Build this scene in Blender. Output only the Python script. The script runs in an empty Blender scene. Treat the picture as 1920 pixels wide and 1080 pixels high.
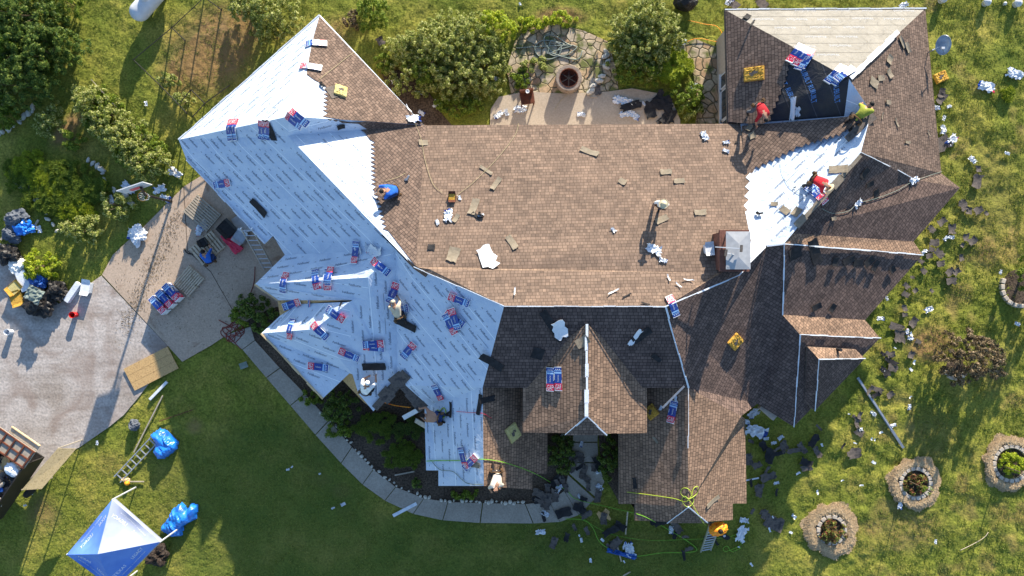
import bpy, bmesh, math, random
import numpy as np
from mathutils import Vector, Matrix
from mathutils.bvhtree import BVHTree
from mathutils import noise as mnoise
from mathutils.geometry import tessellate_polygon
random.seed(7); rng = np.random.default_rng(7)
S = bpy.context.scene
COL = S.collection
# ------------------------------------------------------------------ camera, world, sun
H = 36.0; F = 1350.0
cam = bpy.data.objects.new('camera', bpy.data.cameras.new('camera')); COL.objects.link(cam)
cam.location = (0, 0, H); cam.rotation_euler = (0, 0, 0)
cam.data.sensor_width = 36; cam.data.lens = 36*F/1920; cam.data.clip_end = 2000
S.camera = cam
SUN_EL = math.radians(16.4); SUN_AZ = math.radians(17.5)      # azimuth clockwise from +Y
w = bpy.data.worlds.new('World'); S.world = w; w.use_nodes = True
nt = w.node_tree; bg = nt.nodes['Background']
sky = nt.nodes.new('ShaderNodeTexSky'); sky.sky_type = 'NISHITA'; sky.sun_disc = False
sky.sun_elevation = SUN_EL; sky.sun_rotation = SUN_AZ; sky.air_density = 1.0; sky.dust_density = 0.4; sky.ozone_density = 2.6
nt.links.new(sky.outputs[0], bg.inputs[0]); bg.inputs[1].default_value = 0.13
sd = Vector((math.sin(SUN_AZ)*math.cos(SUN_EL), math.cos(SUN_AZ)*math.cos(SUN_EL), math.sin(SUN_EL)))
sun = bpy.data.objects.new('sun', bpy.data.lights.new('sun', 'SUN')); COL.objects.link(sun)
sun.data.energy = 5.0; sun.data.angle = math.radians(0.55); sun.data.color = (1.0, 0.91, 0.76)
sun.rotation_euler = sd.to_track_quat('Z', 'Y').to_euler()
S.view_settings.view_transform = 'Standard'; S.view_settings.look = 'None'
S.view_settings.exposure = 1.15; S.view_settings.gamma = 1.0
try: S.view_settings.use_curve_mapping = False
except Exception: pass

def P(px, py, z=0.0):
    return Vector(((px-960)*(H-z)/F, (540-py)*(H-z)/F, z))
def topx(x, y, z=0): return (960+x*F/(H-z), 540-y*F/(H-z))

# ------------------------------------------------------------------ materials
def srgb(r, g, b): 
    f = lambda c: (c/255/12.92) if c/255 <= .04045 else ((c/255+.055)/1.055)**2.4
    return (f(r), f(g), f(b), 1)
M = {}
def newmat(name):
    m = bpy.data.materials.new(name); m.use_nodes = True; M[name] = m
    t = m.node_tree; return m, t, t.nodes, t.links, t.nodes['Principled BSDF']
def ramp(t, cols, fac, lo=0.3, hi=0.7):
    r = t.nodes.new('ShaderNodeValToRGB'); e = r.color_ramp.elements
    n = len(cols)
    while len(e) < n: e.new(0.5)
    for i, c in enumerate(cols):
        e[i].position = lo+(hi-lo)*i/max(1, n-1); e[i].color = (c[0], c[1], c[2], 1)
    t.links.new(fac, r.inputs[0]); return r.outputs[0]
def mk(name, cols, scale=3.0, rough=0.7, bump=0.0, bscale=30.0, metal=0.0, island=False, detail=5, spec=0.3, trans=0.0, bdist=0.02):
    m, t, N, L, b = newmat(name)
    g = N.new('ShaderNodeNewGeometry'); tc = N.new('ShaderNodeTexCoord')
    if island: fac = g.outputs['Random Per Island']; lo, hi = 0.0, 1.0
    else:
        n = N.new('ShaderNodeTexNoise'); n.inputs['Scale'].default_value = scale; n.inputs['Detail'].default_value = detail
        L.new(tc.outputs['Object'], n.inputs['Vector']); fac = n.outputs[0]; lo, hi = .33, .67
    if len(cols) == 1: b.inputs['Base Color'].default_value = (*cols[0][:3], 1)
    else: L.new(ramp(t, cols, fac, lo, hi), b.inputs['Base Color'])
    b.inputs['Roughness'].default_value = rough; b.inputs['Metallic'].default_value = metal
    b.inputs['Specular IOR Level'].default_value = spec
    if trans: 
        tr = N.new('ShaderNodeBsdfTranslucent'); ms = N.new('ShaderNodeMixShader'); ms.inputs[0].default_value = trans
        if len(cols) > 1: L.new(b.inputs['Base Color'].links[0].from_socket, tr.inputs[0])
        else: tr.inputs[0].default_value = (*cols[0][:3], 1)
        L.new(b.outputs[0], ms.inputs[1]); L.new(tr.outputs[0], ms.inputs[2])
        L.new(ms.outputs[0], N['Material Output'].inputs[0])
    if bump:
        n2 = N.new('ShaderNodeTexNoise'); n2.inputs['Scale'].default_value = bscale; n2.inputs['Detail'].default_value = 6
        L.new(tc.outputs['Object'], n2.inputs['Vector'])
        bp = N.new('ShaderNodeBump'); bp.inputs['Strength'].default_value = bump; bp.inputs['Distance'].default_value = bdist
        L.new(n2.outputs[0], bp.inputs['Height']); L.new(bp.outputs[0], b.inputs['Normal'])
    return m
def mixc(t, fac, a, b, mode='MIX'):
    x = t.nodes.new('ShaderNodeMix'); x.data_type = 'RGBA'; x.blend_type = mode
    for s, v in ((x.inputs[0], fac), (x.inputs[6], a), (x.inputs[7], b)):
        if hasattr(v, 'links'): t.links.new(v, s)
        elif isinstance(v, (int, float)): s.default_value = v
        else: s.default_value = (v[0], v[1], v[2], 1)
    return x.outputs[2]
def math_(t, op, a, b=None):
    x = t.nodes.new('ShaderNodeMath'); x.operation = op
    for i, v in enumerate((a, b)):
        if v is None: continue
        if hasattr(v, 'links'): t.links.new(v, x.inputs[i])
        else: x.inputs[i].default_value = v
    return x.outputs[0]

def shingle_mat(name, c1, c2, c3, bd=.02):
    m, t, N, L, b = newmat(name)
    uv = N.new('ShaderNodeUVMap'); uv.uv_map = 'UVMap'
    nz = N.new('ShaderNodeTexNoise'); nz.inputs['Scale'].default_value = 0.8; nz.inputs['Detail'].default_value = 2
    L.new(uv.outputs[0], nz.inputs['Vector'])
    s0 = N.new('ShaderNodeSeparateXYZ'); L.new(uv.outputs[0], s0.inputs[0])
    row = math_(t, 'FLOOR', math_(t, 'DIVIDE', s0.outputs[1], .145))
    wn = N.new('ShaderNodeTexWhiteNoise'); wn.noise_dimensions = '1D'; L.new(row, wn.inputs['W'])
    cx_ = N.new('ShaderNodeCombineXYZ'); L.new(math_(t, 'ADD', s0.outputs[0], math_(t, 'MULTIPLY', wn.outputs['Value'], 1.7)), cx_.inputs[0]); L.new(s0.outputs[1], cx_.inputs[1])
    br = N.new('ShaderNodeTexBrick'); L.new(cx_.outputs[0], br.inputs['Vector'])
    br.inputs['Scale'].default_value = 1; br.inputs['Brick Width'].default_value = .155; br.inputs['Row Height'].default_value = .145
    br.inputs['Mortar Size'].default_value = .011; br.inputs['Mortar Smooth'].default_value = .3; br.inputs['Bias'].default_value = 0.0
    br.offset = .37; br.offset_frequency = 2; br.squash = 1.35; br.squash_frequency = 3
    br.inputs['Color1'].default_value = c1; br.inputs['Color2'].default_value = c2; br.inputs['Mortar'].default_value = (c3[0]*.7, c3[1]*.7, c3[2]*.7, 1)  # joints darkened, shadow lines of the courses put into their colour
    b2 = N.new('ShaderNodeTexBrick'); L.new(cx_.outputs[0], b2.inputs['Vector'])
    b2.inputs['Scale'].default_value = 1; b2.inputs['Brick Width'].default_value = .29; b2.inputs['Row Height'].default_value = .145
    b2.inputs['Mortar Size'].default_value = 0; b2.offset = .63; b2.squash = .8; b2.squash_frequency = 2
    b2.inputs['Color1'].default_value = (1.15, 1.12, 1.1, 1); b2.inputs['Color2'].default_value = (.78, .78, .79, 1)
    c = mixc(t, .8, br.outputs[0], b2.outputs[0], 'MULTIPLY')
    r = ramp(t, [(.80, .80, .80), (1.12, 1.1, 1.08)], nz.outputs[0])
    c = mixc(t, .7, c, r, 'MULTIPLY')
    n3 = N.new('ShaderNodeTexNoise'); n3.inputs['Scale'].default_value = 60; n3.inputs['Detail'].default_value = 3
    L.new(uv.outputs[0], n3.inputs['Vector'])
    c = mixc(t, .6, c, ramp(t, [(.6, .6, .6), (1.35, 1.35, 1.35)], n3.outputs[0]), 'MULTIPLY')
    L.new(c, b.inputs['Base Color']); b.inputs['Roughness'].default_value = .92; b.inputs['Specular IOR Level'].default_value = .15
    sx = N.new('ShaderNodeSeparateXYZ'); L.new(uv.outputs[0], sx.inputs[0])
    fr = math_(t, 'FRACT', math_(t, 'DIVIDE', sx.outputs[1], .145))
    h1 = math_(t, 'MULTIPLY', fr, -1.0)
    bw = N.new('ShaderNodeRGBToBW'); L.new(b2.outputs[0], bw.inputs[0])
    h = math_(t, 'ADD', h1, math_(t, 'MULTIPLY', bw.outputs[0], .9))
    bp = N.new('ShaderNodeBump'); bp.inputs['Strength'].default_value = .85; bp.inputs['Distance'].default_value = bd
    L.new(h, bp.inputs['Height']); L.new(bp.outputs[0], b.inputs['Normal'])
    return m
shingle_mat('shingle_shaded', (.19, .134, .112, 1), (.115, .082, .07, 1), (.05, .037, .035), .04)  # same shingles for south-side slopes, their shade put into darker colours
shingle_mat('shingle_main_lit', (.275, .196, .148, 1), (.19, .136, .105, 1), (.15, .108, .082), .014)  # same shingles on the north slope, sunlight put into lighter colours
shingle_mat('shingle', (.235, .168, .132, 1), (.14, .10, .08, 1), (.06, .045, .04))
shingle_mat('shingle_sunlit', (.34, .225, .155, 1), (.21, .14, .098, 1), (.07, .05, .042))  # same shingles again, warm sunlight on the bright slopes put into the colour
def felt_mat(name, col, col2, pitch=1.2, line=(.82, .88, .95), lw=.028, speck=.3, rough=.55):
    m, t, N, L, b = newmat(name)
    uv = N.new('ShaderNodeUVMap'); uv.uv_map = 'UVMap'
    nz = N.new('ShaderNodeTexNoise'); nz.inputs['Scale'].default_value = 1.2; nz.inputs['Detail'].default_value = 5
    L.new(uv.outputs[0], nz.inputs['Vector'])
    n3 = N.new('ShaderNodeTexNoise'); n3.inputs['Scale'].default_value = 35; n3.inputs['Detail'].default_value = 2
    L.new(uv.outputs[0], n3.inputs['Vector'])
    c = ramp(t, [col, col2], nz.outputs[0])
    c = mixc(t, speck, c, ramp(t, [(.55, .6, .7), (1.1, 1.1, 1.1)], n3.outputs[0], .3, .5), 'MULTIPLY')
    sx = N.new('ShaderNodeSeparateXYZ'); L.new(uv.outputs[0], sx.inputs[0])
    fr = math_(t, 'FRACT', math_(t, 'DIVIDE', sx.outputs[1], pitch))
    ln = math_(t, 'LESS_THAN', fr, lw)
    c = mixc(t, ln, c, line)
    L.new(c, b.inputs['Base Color']); b.inputs['Roughness'].default_value = rough; b.inputs['Specular IOR Level'].default_value = .3
    n4 = N.new('ShaderNodeTexNoise'); n4.inputs['Scale'].default_value = 2.2; n4.inputs['Detail'].default_value = 8
    n4.inputs['Distortion'].default_value = 1.0
    L.new(uv.outputs[0], n4.inputs['Vector'])
    bp = N.new('ShaderNodeBump'); bp.inputs['Strength'].default_value = .7; bp.inputs['Distance'].default_value = .09
    hh = math_(t, 'ADD', n4.outputs[0], math_(t, 'MULTIPLY', fr, .25))
    L.new(hh, bp.inputs['Height']); L.new(bp.outputs[0], b.inputs['Normal'])
    return m
felt_mat('underlayment', (.47, .55, .68), (.60, .67, .77))
felt_mat('grey_felt', (.125, .115, .10), (.17, .155, .135), pitch=.62, line=(.05, .045, .04), lw=.06, speck=.5)
felt_mat('black_felt', (.012, .015, .03), (.05, .045, .04), pitch=.9, line=(.08, .08, .09), lw=.03, speck=.4, rough=.6)
mk('felt_ink', [(.06, .08, .13)], rough=.6)
mk('white_ink', [(.34, .36, .40)], rough=.6)
mk('blue_ink', [(.12, .28, .62)], rough=.6)
mk('osb', [(.42, .26, .11), (.58, .38, .17), (.34, .2, .09)], scale=14, rough=.8, bump=.3, bscale=60)
mk('fascia', [(.55, .47, .36), (.42, .33, .24)], scale=4, rough=.7)
mk('ridge_white', [(.75, .78, .82), (.6, .65, .72)], scale=12, rough=.5, bump=.4)
mk('siding', [(.44, .36, .29), (.52, .43, .35)], scale=9, rough=.85, bump=.4, bscale=25)
mk('brick', [(.14, .062, .045), (.22, .095, .07)], scale=9, rough=.85, bump=.5, bscale=30)
mk('glass', [(.03, .04, .05)], rough=.08, spec=.8)
mk('white_paint', [(.52, .53, .55), (.62, .63, .65)], scale=3, rough=.5)
mk('cap_metal', [(.34, .345, .36), (.42, .425, .44)], scale=4, rough=.5)
mk('galv', [(.33, .35, .38), (.47, .49, .52)], scale=6, rough=.38, metal=.75, bump=.1)
mk('alu', [(.6, .6, .62), (.7, .7, .72)], scale=6, rough=.35, metal=.7)
mk('black_metal', [(.015, .014, .014), (.03, .025, .022)], scale=8, rough=.5)
mk('rust', [(.16, .05, .025), (.08, .03, .02)], scale=6, rough=.85, bump=.4)
mk('red_plastic', [(.62, .02, .02), (.5, .015, .015)], scale=2, rough=.35)
mk('navy_wrap', [(.012, .045, .24), (.02, .07, .34)], scale=5, rough=.3, bump=.35, bscale=9, spec=.5)
mk('red_wrap', [(.60, .02, .06), (.72, .035, .09)], scale=5, rough=.3, bump=.35, bscale=9, spec=.5)
mk('sky_wrap', [(.28, .50, .80), (.38, .60, .85)], scale=5, rough=.3, bump=.3, bscale=9, spec=.5)
mk('white_wrap', [(.7, .72, .75), (.8, .8, .82)], scale=5, rough=.35, bump=.4, bscale=12, spec=.5)
mk('white_plastic', [(.74, .77, .82), (.6, .64, .7)], scale=6, rough=.4, bump=.5, bscale=14, spec=.5)
mk('blue_plastic', [(.02, .08, .34), (.03, .13, .45)], scale=5, rough=.4, bump=.4, bscale=12)
mk('tarp', [(.01, .13, .60), (.02, .22, .72), (.01, .10, .45)], scale=2, rough=.3, bump=.6, bscale=7, spec=.6)
mk('tarp_light', [(.02, .33, .72), (.05, .42, .8)], scale=2, rough=.3, bump=.6, bscale=7, spec=.6)
mk('scrap', [(.08, .07, .062), (.14, .115, .10), (.05, .045, .045)], scale=5, rough=.9, bump=.4, bscale=60)
mk('scrap_grey', [(.20, .165, .12), (.27, .225, .17)], scale=6, rough=.9, bump=.3, bscale=60)
mk('scrap_black', [(.012, .012, .014), (.03, .028, .03)], scale=6, rough=.8, bump=.3, bscale=60)
mk('foam_pad', [(.50, .26, .035), (.62, .36, .06), (.30, .14, .02)], scale=6, rough=.9, bump=.7, bscale=16)
mk('foam_pad_pale', [(.50, .42, .16), (.58, .5, .22)], scale=5, rough=.9, bump=.4, bscale=16)
mk('wood_pale', [(.46, .38, .27), (.56, .47, .35), (.38, .3, .2)], scale=5, rough=.8, bump=.3, bscale=25)
mk('wood_grey', [(.32, .28, .22), (.42, .36, .29)], scale=6, rough=.85, bump=.3, bscale=25)
mk('wood_fresh', [(.60, .42, .22), (.7, .52, .30)], scale=5, rough=.75)
mk('stone_white', [(.42, .39, .33), (.55, .52, .46), (.30, .28, .24)], scale=3, rough=.85, bump=.5, bscale=12)
mk('stone_block', [(.42, .36, .29), (.54, .47, .39)], scale=4, rough=.85, bump=.5, bscale=20)
mk('pit_stone', [(.22, .17, .135), (.32, .25, .20)], scale=4, rough=.9, bump=.5, bscale=20)
mk('straw', [(.50, .35, .19), (.64, .46, .27), (.34, .23, .12)], island=True, rough=.9)
mk('hose_green', [(.16, .40, .03), (.24, .52, .05)], scale=3, rough=.4)
mk('hose_yellow', [(.40, .46, .04), (.36, .5, .06)], scale=3, rough=.4)
mk('hose_red', [(.16, .03, .02), (.22, .04, .03)], scale=3, rough=.5)
mk('hose_grey', [(.14, .18, .15), (.24, .27, .24)], scale=3, rough=.5)
mk('cord_tan', [(.42, .36, .2)], rough=.6)
mk('orange', [(.95, .20, .01), (.98, .42, .02), (.85, .06, .01)], scale=9, rough=.5)
mk('skin', [(.36, .19, .12), (.42, .23, .15)], scale=8, rough=.6)
mk('hair', [(.012, .009, .008)], rough=.7)
mk('straw_hat', [(.62, .50, .30), (.72, .6, .4)], scale=20, rough=.8)
mk('boot', [(.03, .02, .015)], rough=.7)
for n_, c_ in dict(shirt_blue=(.015, .10, .42), shirt_white=(.74, .73, .70), shirt_red=(.34, .012, .02), shirt_bright=(.55, .02, .03), shirt_olive=(.22, .24, .03),
                   shirt_tan=(.50, .42, .30), shirt_cream=(.62, .52, .42), jeans=(.02, .045, .13), pants_dark=(.02, .02, .025),
                   pants_grey=(.09, .10, .12), pants_white=(.6, .6, .6)).items():
    mk(n_, [c_, tuple(min(1, x*1.35) for x in c_)], scale=6, rough=.85, bump=.5, bscale=9, bdist=.03)
def leafmat(name, cols, trans=.25): return mk(name, cols, island=True, rough=.6, trans=trans)
leafmat('leaf_dark', [(.03, .065, .012), (.07, .13, .018), (.14, .21, .03), (.24, .28, .05)], .35)
leafmat('leaf_mid', [(.07, .12, .012), (.16, .24, .02), (.30, .36, .045)], .4)
leafmat('leaf_pale', [(.09, .13, .015), (.22, .27, .04), (.40, .42, .11), (.58, .57, .25)], .4)
leafmat('leaf_yellow', [(.16, .24, .012), (.34, .42, .02), (.52, .54, .04)], .4)
leafmat('leaf_brown', [(.045, .032, .018), (.13, .095, .05), (.36, .26, .15)])
leafmat('leaf_red', [(.14, .04, .02), (.22, .08, .04), (.14, .18, .03), (.26, .30, .05)])
mk('bark', [(.10, .07, .045), (.16, .12, .08)], scale=8, rough=.9)

def ground_mat(name, cols, scale, fine, finecols, bump=.5, rough=.95, bdist=.03, big=None, streak=None):
    m, t, N, L, b = newmat(name)
    g = N.new('ShaderNodeNewGeometry')
    n = N.new('ShaderNodeTexNoise'); n.inputs['Scale'].default_value = scale; n.inputs['Detail'].default_value = 6
    L.new(g.outputs['Position'], n.inputs['Vector'])
    n2 = N.new('ShaderNodeTexNoise'); n2.inputs['Scale'].default_value = fine; n2.inputs['Detail'].default_value = 4
    L.new(g.outputs['Position'], n2.inputs['Vector'])
    c = ramp(t, cols, n.outputs[0])
    c = mixc(t, 1, c, ramp(t, finecols, n2.outputs[0]), 'MULTIPLY')
    if big:
        n4 = N.new('ShaderNodeTexNoise'); n4.inputs['Scale'].default_value = big[0]; n4.inputs['Detail'].default_value = 7; n4.inputs['Distortion'].default_value = 1.5
        L.new(g.outputs['Position'], n4.inputs['Vector'])
        c = mixc(t, ramp(t, [(0, 0, 0), (1, 1, 1)], n4.outputs[0], big[2], big[3]), c, big[1])
    if streak:
        mp = N.new('ShaderNodeMapping'); mp.inputs['Rotation'].default_value = (0, 0, math.radians(streak[0])); mp.inputs['Scale'].default_value = (.35, 3.2, 1)
        L.new(g.outputs['Position'], mp.inputs[0]); n5 = N.new('ShaderNodeTexNoise'); n5.inputs['Scale'].default_value = 1.0; n5.inputs['Detail'].default_value = 6; n5.inputs['Distortion'].default_value = .6
        L.new(mp.outputs[0], n5.inputs['Vector']); c = mixc(t, 1, c, ramp(t, [(.88, .87, .86), (1.02, 1.02, 1.02), (1.08, 1.08, 1.08)], n5.outputs[0], .35, .65), 'MULTIPLY')
    L.new(c, b.inputs['Base Color']); b.inputs['Roughness'].default_value = rough; b.inputs['Specular IOR Level'].default_value = .15
    bp = N.new('ShaderNodeBump'); bp.inputs['Strength'].default_value = bump; bp.inputs['Distance'].default_value = bdist
    L.new(n2.outputs[0], bp.inputs['Height']); L.new(bp.outputs[0], b.inputs['Normal'])
    return m, t, c, b
ground_mat('gravel', [(.39, .34, .305), (.48, .43, .395), (.35, .30, .26)], .5, 9, [(.72, .72, .72), (1.18, 1.16, 1.15)], bump=.5, big=(.45, (.27, .205, .17), .52, .78), streak=(-28,), bdist=.02)
ground_mat('concrete_drive', [(.43, .33, .245), (.50, .39, .30)], .4, 14, [(.8, .8, .8), (1.12, 1.1, 1.1)], bump=.15, bdist=.01, big=(.8, (.24, .15, .10), .60, .8))
ground_mat('concrete_path', [(.33, .285, .235), (.41, .36, .30)], .7, 14, [(.8, .8, .8), (1.1, 1.1, 1.1)], bump=.15, bdist=.01)
ground_mat('patio', [(.42, .34, .26), (.48, .40, .31)], .7, 14, [(.85, .85, .85), (1.1, 1.1, 1.1)], bump=.15, bdist=.01, big=(1.0, (.3, .24, .18), .6, .85))
ground_mat('mulch', [(.06, .045, .035), (.11, .085, .065)], .8, 12, [(.35, .35, .35), (1.6, 1.5, 1.4)], bump=1.0)
# flagstones
m, t, N, L, b = newmat('flagstone')
g = N.new('ShaderNodeNewGeometry')
nw = N.new('ShaderNodeTexNoise'); nw.inputs['Scale'].default_value = 1.2; L.new(g.outputs['Position'], nw.inputs['Vector'])
va = N.new('ShaderNodeVectorMath'); va.operation = 'SCALE'; va.inputs[3].default_value = .5; L.new(nw.outputs['Color'], va.inputs[0])
vb = N.new('ShaderNodeVectorMath'); vb.operation = 'ADD'; L.new(va.outputs[0], vb.inputs[0]); L.new(g.outputs['Position'], vb.inputs[1])
v1 = N.new('ShaderNodeTexVoronoi'); v1.inputs['Scale'].default_value = 2.3; L.new(vb.outputs[0], v1.inputs['Vector']); v1.voronoi_dimensions = '2D'
v2 = N.new('ShaderNodeTexVoronoi'); v2.feature = 'DISTANCE_TO_EDGE'; v2.voronoi_dimensions = '2D'; v2.inputs['Scale'].default_value = 2.3; L.new(vb.outputs[0], v2.inputs['Vector'])
bw = N.new('ShaderNodeRGBToBW'); L.new(v1.outputs['Color'], bw.inputs[0])
c = ramp(t, [(.34, .20, .11), (.48, .34, .20), (.42, .34, .25), (.52, .41, .26)], bw.outputs[0], .1, .9)
nn = N.new('ShaderNodeTexNoise'); nn.inputs['Scale'].default_value = 8; nn.inputs['Detail'].default_value = 6; L.new(g.outputs['Position'], nn.inputs['Vector'])
c = mixc(t, 1, c, ramp(t, [(.7, .7, .7), (1.2, 1.2, 1.2)], nn.outputs[0]), 'MULTIPLY')
gap = ramp(t, [(1, 1, 1), (0, 0, 0)], v2.outputs[0], .02, .09)
nm = N.new('ShaderNodeTexNoise'); nm.inputs['Scale'].default_value = 1.3; nm.inputs['Detail'].default_value = 7; L.new(g.outputs['Position'], nm.inputs['Vector'])
c = mixc(t, ramp(t, [(0, 0, 0), (1, 1, 1)], nm.outputs[0], .50, .60), c, (.12, .13, .03))
c = mixc(t, gap, c, (.12, .10, .05)); L.new(c, b.inputs['Base Color']); b.inputs['Roughness'].default_value = .85
bp = N.new('ShaderNodeBump'); bp.inputs['Distance'].default_value = .04; L.new(ramp(t, [(0, 0, 0), (1, 1, 1)], v2.outputs[0], .02, .09), bp.inputs['Height']); L.new(bp.outputs[0], b.inputs['Normal'])
# lawn
m, t, c, b = ground_mat('lawn', [(.13, .165, .026), (.20, .215, .037), (.30, .265, .06)], .5, 11, [(.5, .56, .5), (1.35, 1.28, 1.2)], bump=.6, bdist=.05)
at = t.nodes.new('ShaderNodeAttribute'); at.attribute_name = 'dry'
dn = t.nodes.new('ShaderNodeTexNoise'); dn.inputs['Scale'].default_value = 3; dn.inputs['Detail'].default_value = 6
dc = ramp(t, [(.24, .15, .06), (.32, .21, .10), (.17, .13, .045)], dn.outputs[0])
sx = t.nodes.new('ShaderNodeSeparateXYZ'); t.links.new(at.outputs['Vector'], sx.inputs[0])
c2 = mixc(t, sx.outputs[0], c, dc)
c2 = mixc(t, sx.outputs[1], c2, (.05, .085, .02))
t.links.new(c2, b.inputs['Base Color'])
mk('grass_blade', [(.11, .18, .022), (.19, .25, .037), (.29, .31, .06), (.42, .37, .12)], island=True, rough=.8, trans=.3)

# ------------------------------------------------------------------ tags
def tag(o, label=None, cat=None, group=None, kind=None):
    if label: o['label'] = label
    if cat: o['category'] = cat
    if group: o['group'] = group
    if kind: o['kind'] = kind
    return o
def thing(name, label, cat, loc=(0, 0, 0), rz=0.0, group=None):
    o = bpy.data.objects.new(name, None); COL.objects.link(o)
    o.location = loc; o.rotation_euler = (0, 0, rz); o.empty_display_size = .2
    return tag(o, label, cat, group)
def copy_tree(o, parent=None):
    c = o.copy(); COL.objects.link(c); c.parent = parent
    for ch in o.children: copy_tree(ch, c)
    return c

# ------------------------------------------------------------------ mesh builder
class MB:
    def __init__(s): s.v = []; s.f = []; s.m = []; s.mats = []; s.smooth = False
    def mi(s, mat):
        if mat not in s.mats: s.mats.append(mat)
        return s.mats.index(mat)
    def add(s, vs, fs, mat):
        o = len(s.v); k = s.mi(mat); s.v += [Vector(v) for v in vs]
        for f in fs: s.f.append([i+o for i in f]); s.m.append(k)
        return s
    def box(s, c, d, mat, rz=0, tilt=None):
        c = Vector(c); hx, hy, hz = d[0]/2, d[1]/2, d[2]/2
        R = Matrix.Rotation(rz, 3, 'Z')
        if tilt is not None: R = tilt @ R if isinstance(tilt, Matrix) else R
        vs = [c+R@Vector((x*hx, y*hy, z*hz)) for z in (-1, 1) for y in (-1, 1) for x in (-1, 1)]
        return s.add(vs, [(0, 2, 3, 1), (4, 5, 7, 6), (0, 1, 5, 4), (2, 6, 7, 3), (0, 4, 6, 2), (1, 3, 7, 5)], mat)
    def bar(s, a, b, w_, h_, mat):
        a = Vector(a); b = Vector(b); d = (b-a); l = d.length; d.normalize()
        up = Vector((0, 0, 1)) if abs(d.z) < .95 else Vector((1, 0, 0))
        x = d.cross(up).normalized(); y = x.cross(d).normalized()
        vs = [p+x*sx*w_/2+y*sy*h_/2 for p in (a, b) for sx, sy in ((-1, -1), (1, -1), (1, 1), (-1, 1))]
        return s.add(vs, [(0, 1, 2, 3), (7, 6, 5, 4), (0, 4, 5, 1), (1, 5, 6, 2), (2, 6, 7, 3), (3, 7, 4, 0)], mat)
    def tube(s, pts, r, mat, n=8, cap=True):
        pts = [Vector(p) for p in pts]; rs = r if isinstance(r, (list, tuple)) else [r]*len(pts)
        o = len(s.v); k = s.mi(mat); px = None
        for i, p in enumerate(pts):
            d = (pts[min(i+1, len(pts)-1)]-pts[max(i-1, 0)])
            if d.length < 1e-9: d = Vector((0, 0, 1))
            d.normalize()
            up = Vector((0, 0, 1)) if abs(d.z) < .9 else Vector((1, 0, 0))
            x = d.cross(up).normalized() if px is None else (px-d*px.dot(d)).normalized()
            px = x; y = d.cross(x)
            for j in range(n):
                a = 2*math.pi*j/n; s.v.append(p+(x*math.cos(a)+y*math.sin(a))*rs[i])
        for i in range(len(pts)-1):
            for j in range(n):
                s.f.append([o+i*n+j, o+i*n+(j+1) % n, o+(i+1)*n+(j+1) % n, o+(i+1)*n+j]); s.m.append(k)
        if cap:
            s.f.append([o+j for j in range(n)][::-1]); s.m.append(k)
            s.f.append([o+(len(pts)-1)*n+j for j in range(n)]); s.m.append(k)
        return s
    def lathe(s, c, prof, mat, n=24):
        c = Vector(c); o = len(s.v); k = s.mi(mat)
        for (r, z) in prof:
            for j in range(n):
                a = 2*math.pi*j/n; s.v.append(c+Vector((r*math.cos(a), r*math.sin(a), z)))
        for i in range(len(prof)-1):
            for j in range(n):
                s.f.append([o+i*n+j, o+i*n+(j+1) % n, o+(i+1)*n+(j+1) % n, o+(i+1)*n+j]); s.m.append(k)
        return s
    def prism(s, poly, z0, z1, mat, side=None):
        n = len(poly); vs = [Vector((p[0], p[1], z1)) for p in poly]+[Vector((p[0], p[1], z0)) for p in poly]
        s.add(vs, [list(range(n))], mat)
        o = len(s.v)-2*n; k = s.mi(side or mat)
        for i in range(n):
            j = (i+1) % n; s.f.append([o+i, o+n+i, o+n+j, o+j]); s.m.append(k)
        return s
    def blob(s, c, r, mat, seed=0, rough=.25, n=3, flat=.0):
        bm = bmesh.new(); bmesh.ops.create_icosphere(bm, subdivisions=n, radius=1)
        rr = random.Random(seed); ph = [rr.uniform(0, 6) for _ in range(6)]
        c = Vector(c); vs = []
        for v in bm.verts:
            p = v.co; o3 = Vector((ph[0], ph[1], ph[2])); f = 1+rough*(1.3*mnoise.noise(p*1.4+o3)-1.5*abs(mnoise.noise(p*2.6+o3*2))-.8*abs(mnoise.noise(p*5.5+o3))+.4)
            q = Vector((p.x*r[0]*f, p.y*r[1]*f, p.z*r[2]*f))
            if q.z < -flat and flat: q.z = -flat
            vs.append(c+q)
        fs = [[v.index for v in f.verts] for f in bm.faces]; bm.free()
        return s.add(vs, fs, mat)
    def build(s, name, parent=None, smooth=False, origin=None, bevel=0):
        me = bpy.data.meshes.new(name)
        if origin is not None: s.v = [v-Vector(origin) for v in s.v]
        me.from_pydata([tuple(v) for v in s.v], [], s.f)
        for m_ in s.mats: me.materials.append(M[m_])
        me.polygons.foreach_set('material_index', s.m)
        if smooth: me.polygons.foreach_set('use_smooth', [True]*len(s.f))
        me.update()
        o = bpy.data.objects.new(name, me); COL.objects.link(o)
        if parent: o.parent = parent
        elif origin is not None: o.location = origin
        if bevel:
            b_ = o.modifiers.new('bevel', 'BEVEL'); b_.width = bevel; b_.segments = 2; b_.limit_method = 'ANGLE'
        return o
def inpoly(x, y, poly):
    x = np.asarray(x); y = np.asarray(y); r = np.zeros(x.shape, bool); n = len(poly)
    for i in range(n):
        x1, y1 = poly[i][0], poly[i][1]; x2, y2 = poly[(i+1) % n][0], poly[(i+1) % n][1]
        if y1 == y2: continue
        c_ = ((y1 > y) != (y2 > y)) & (x < (x2-x1)*(y-y1)/(y2-y1)+x1); r ^= c_
    return r
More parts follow.
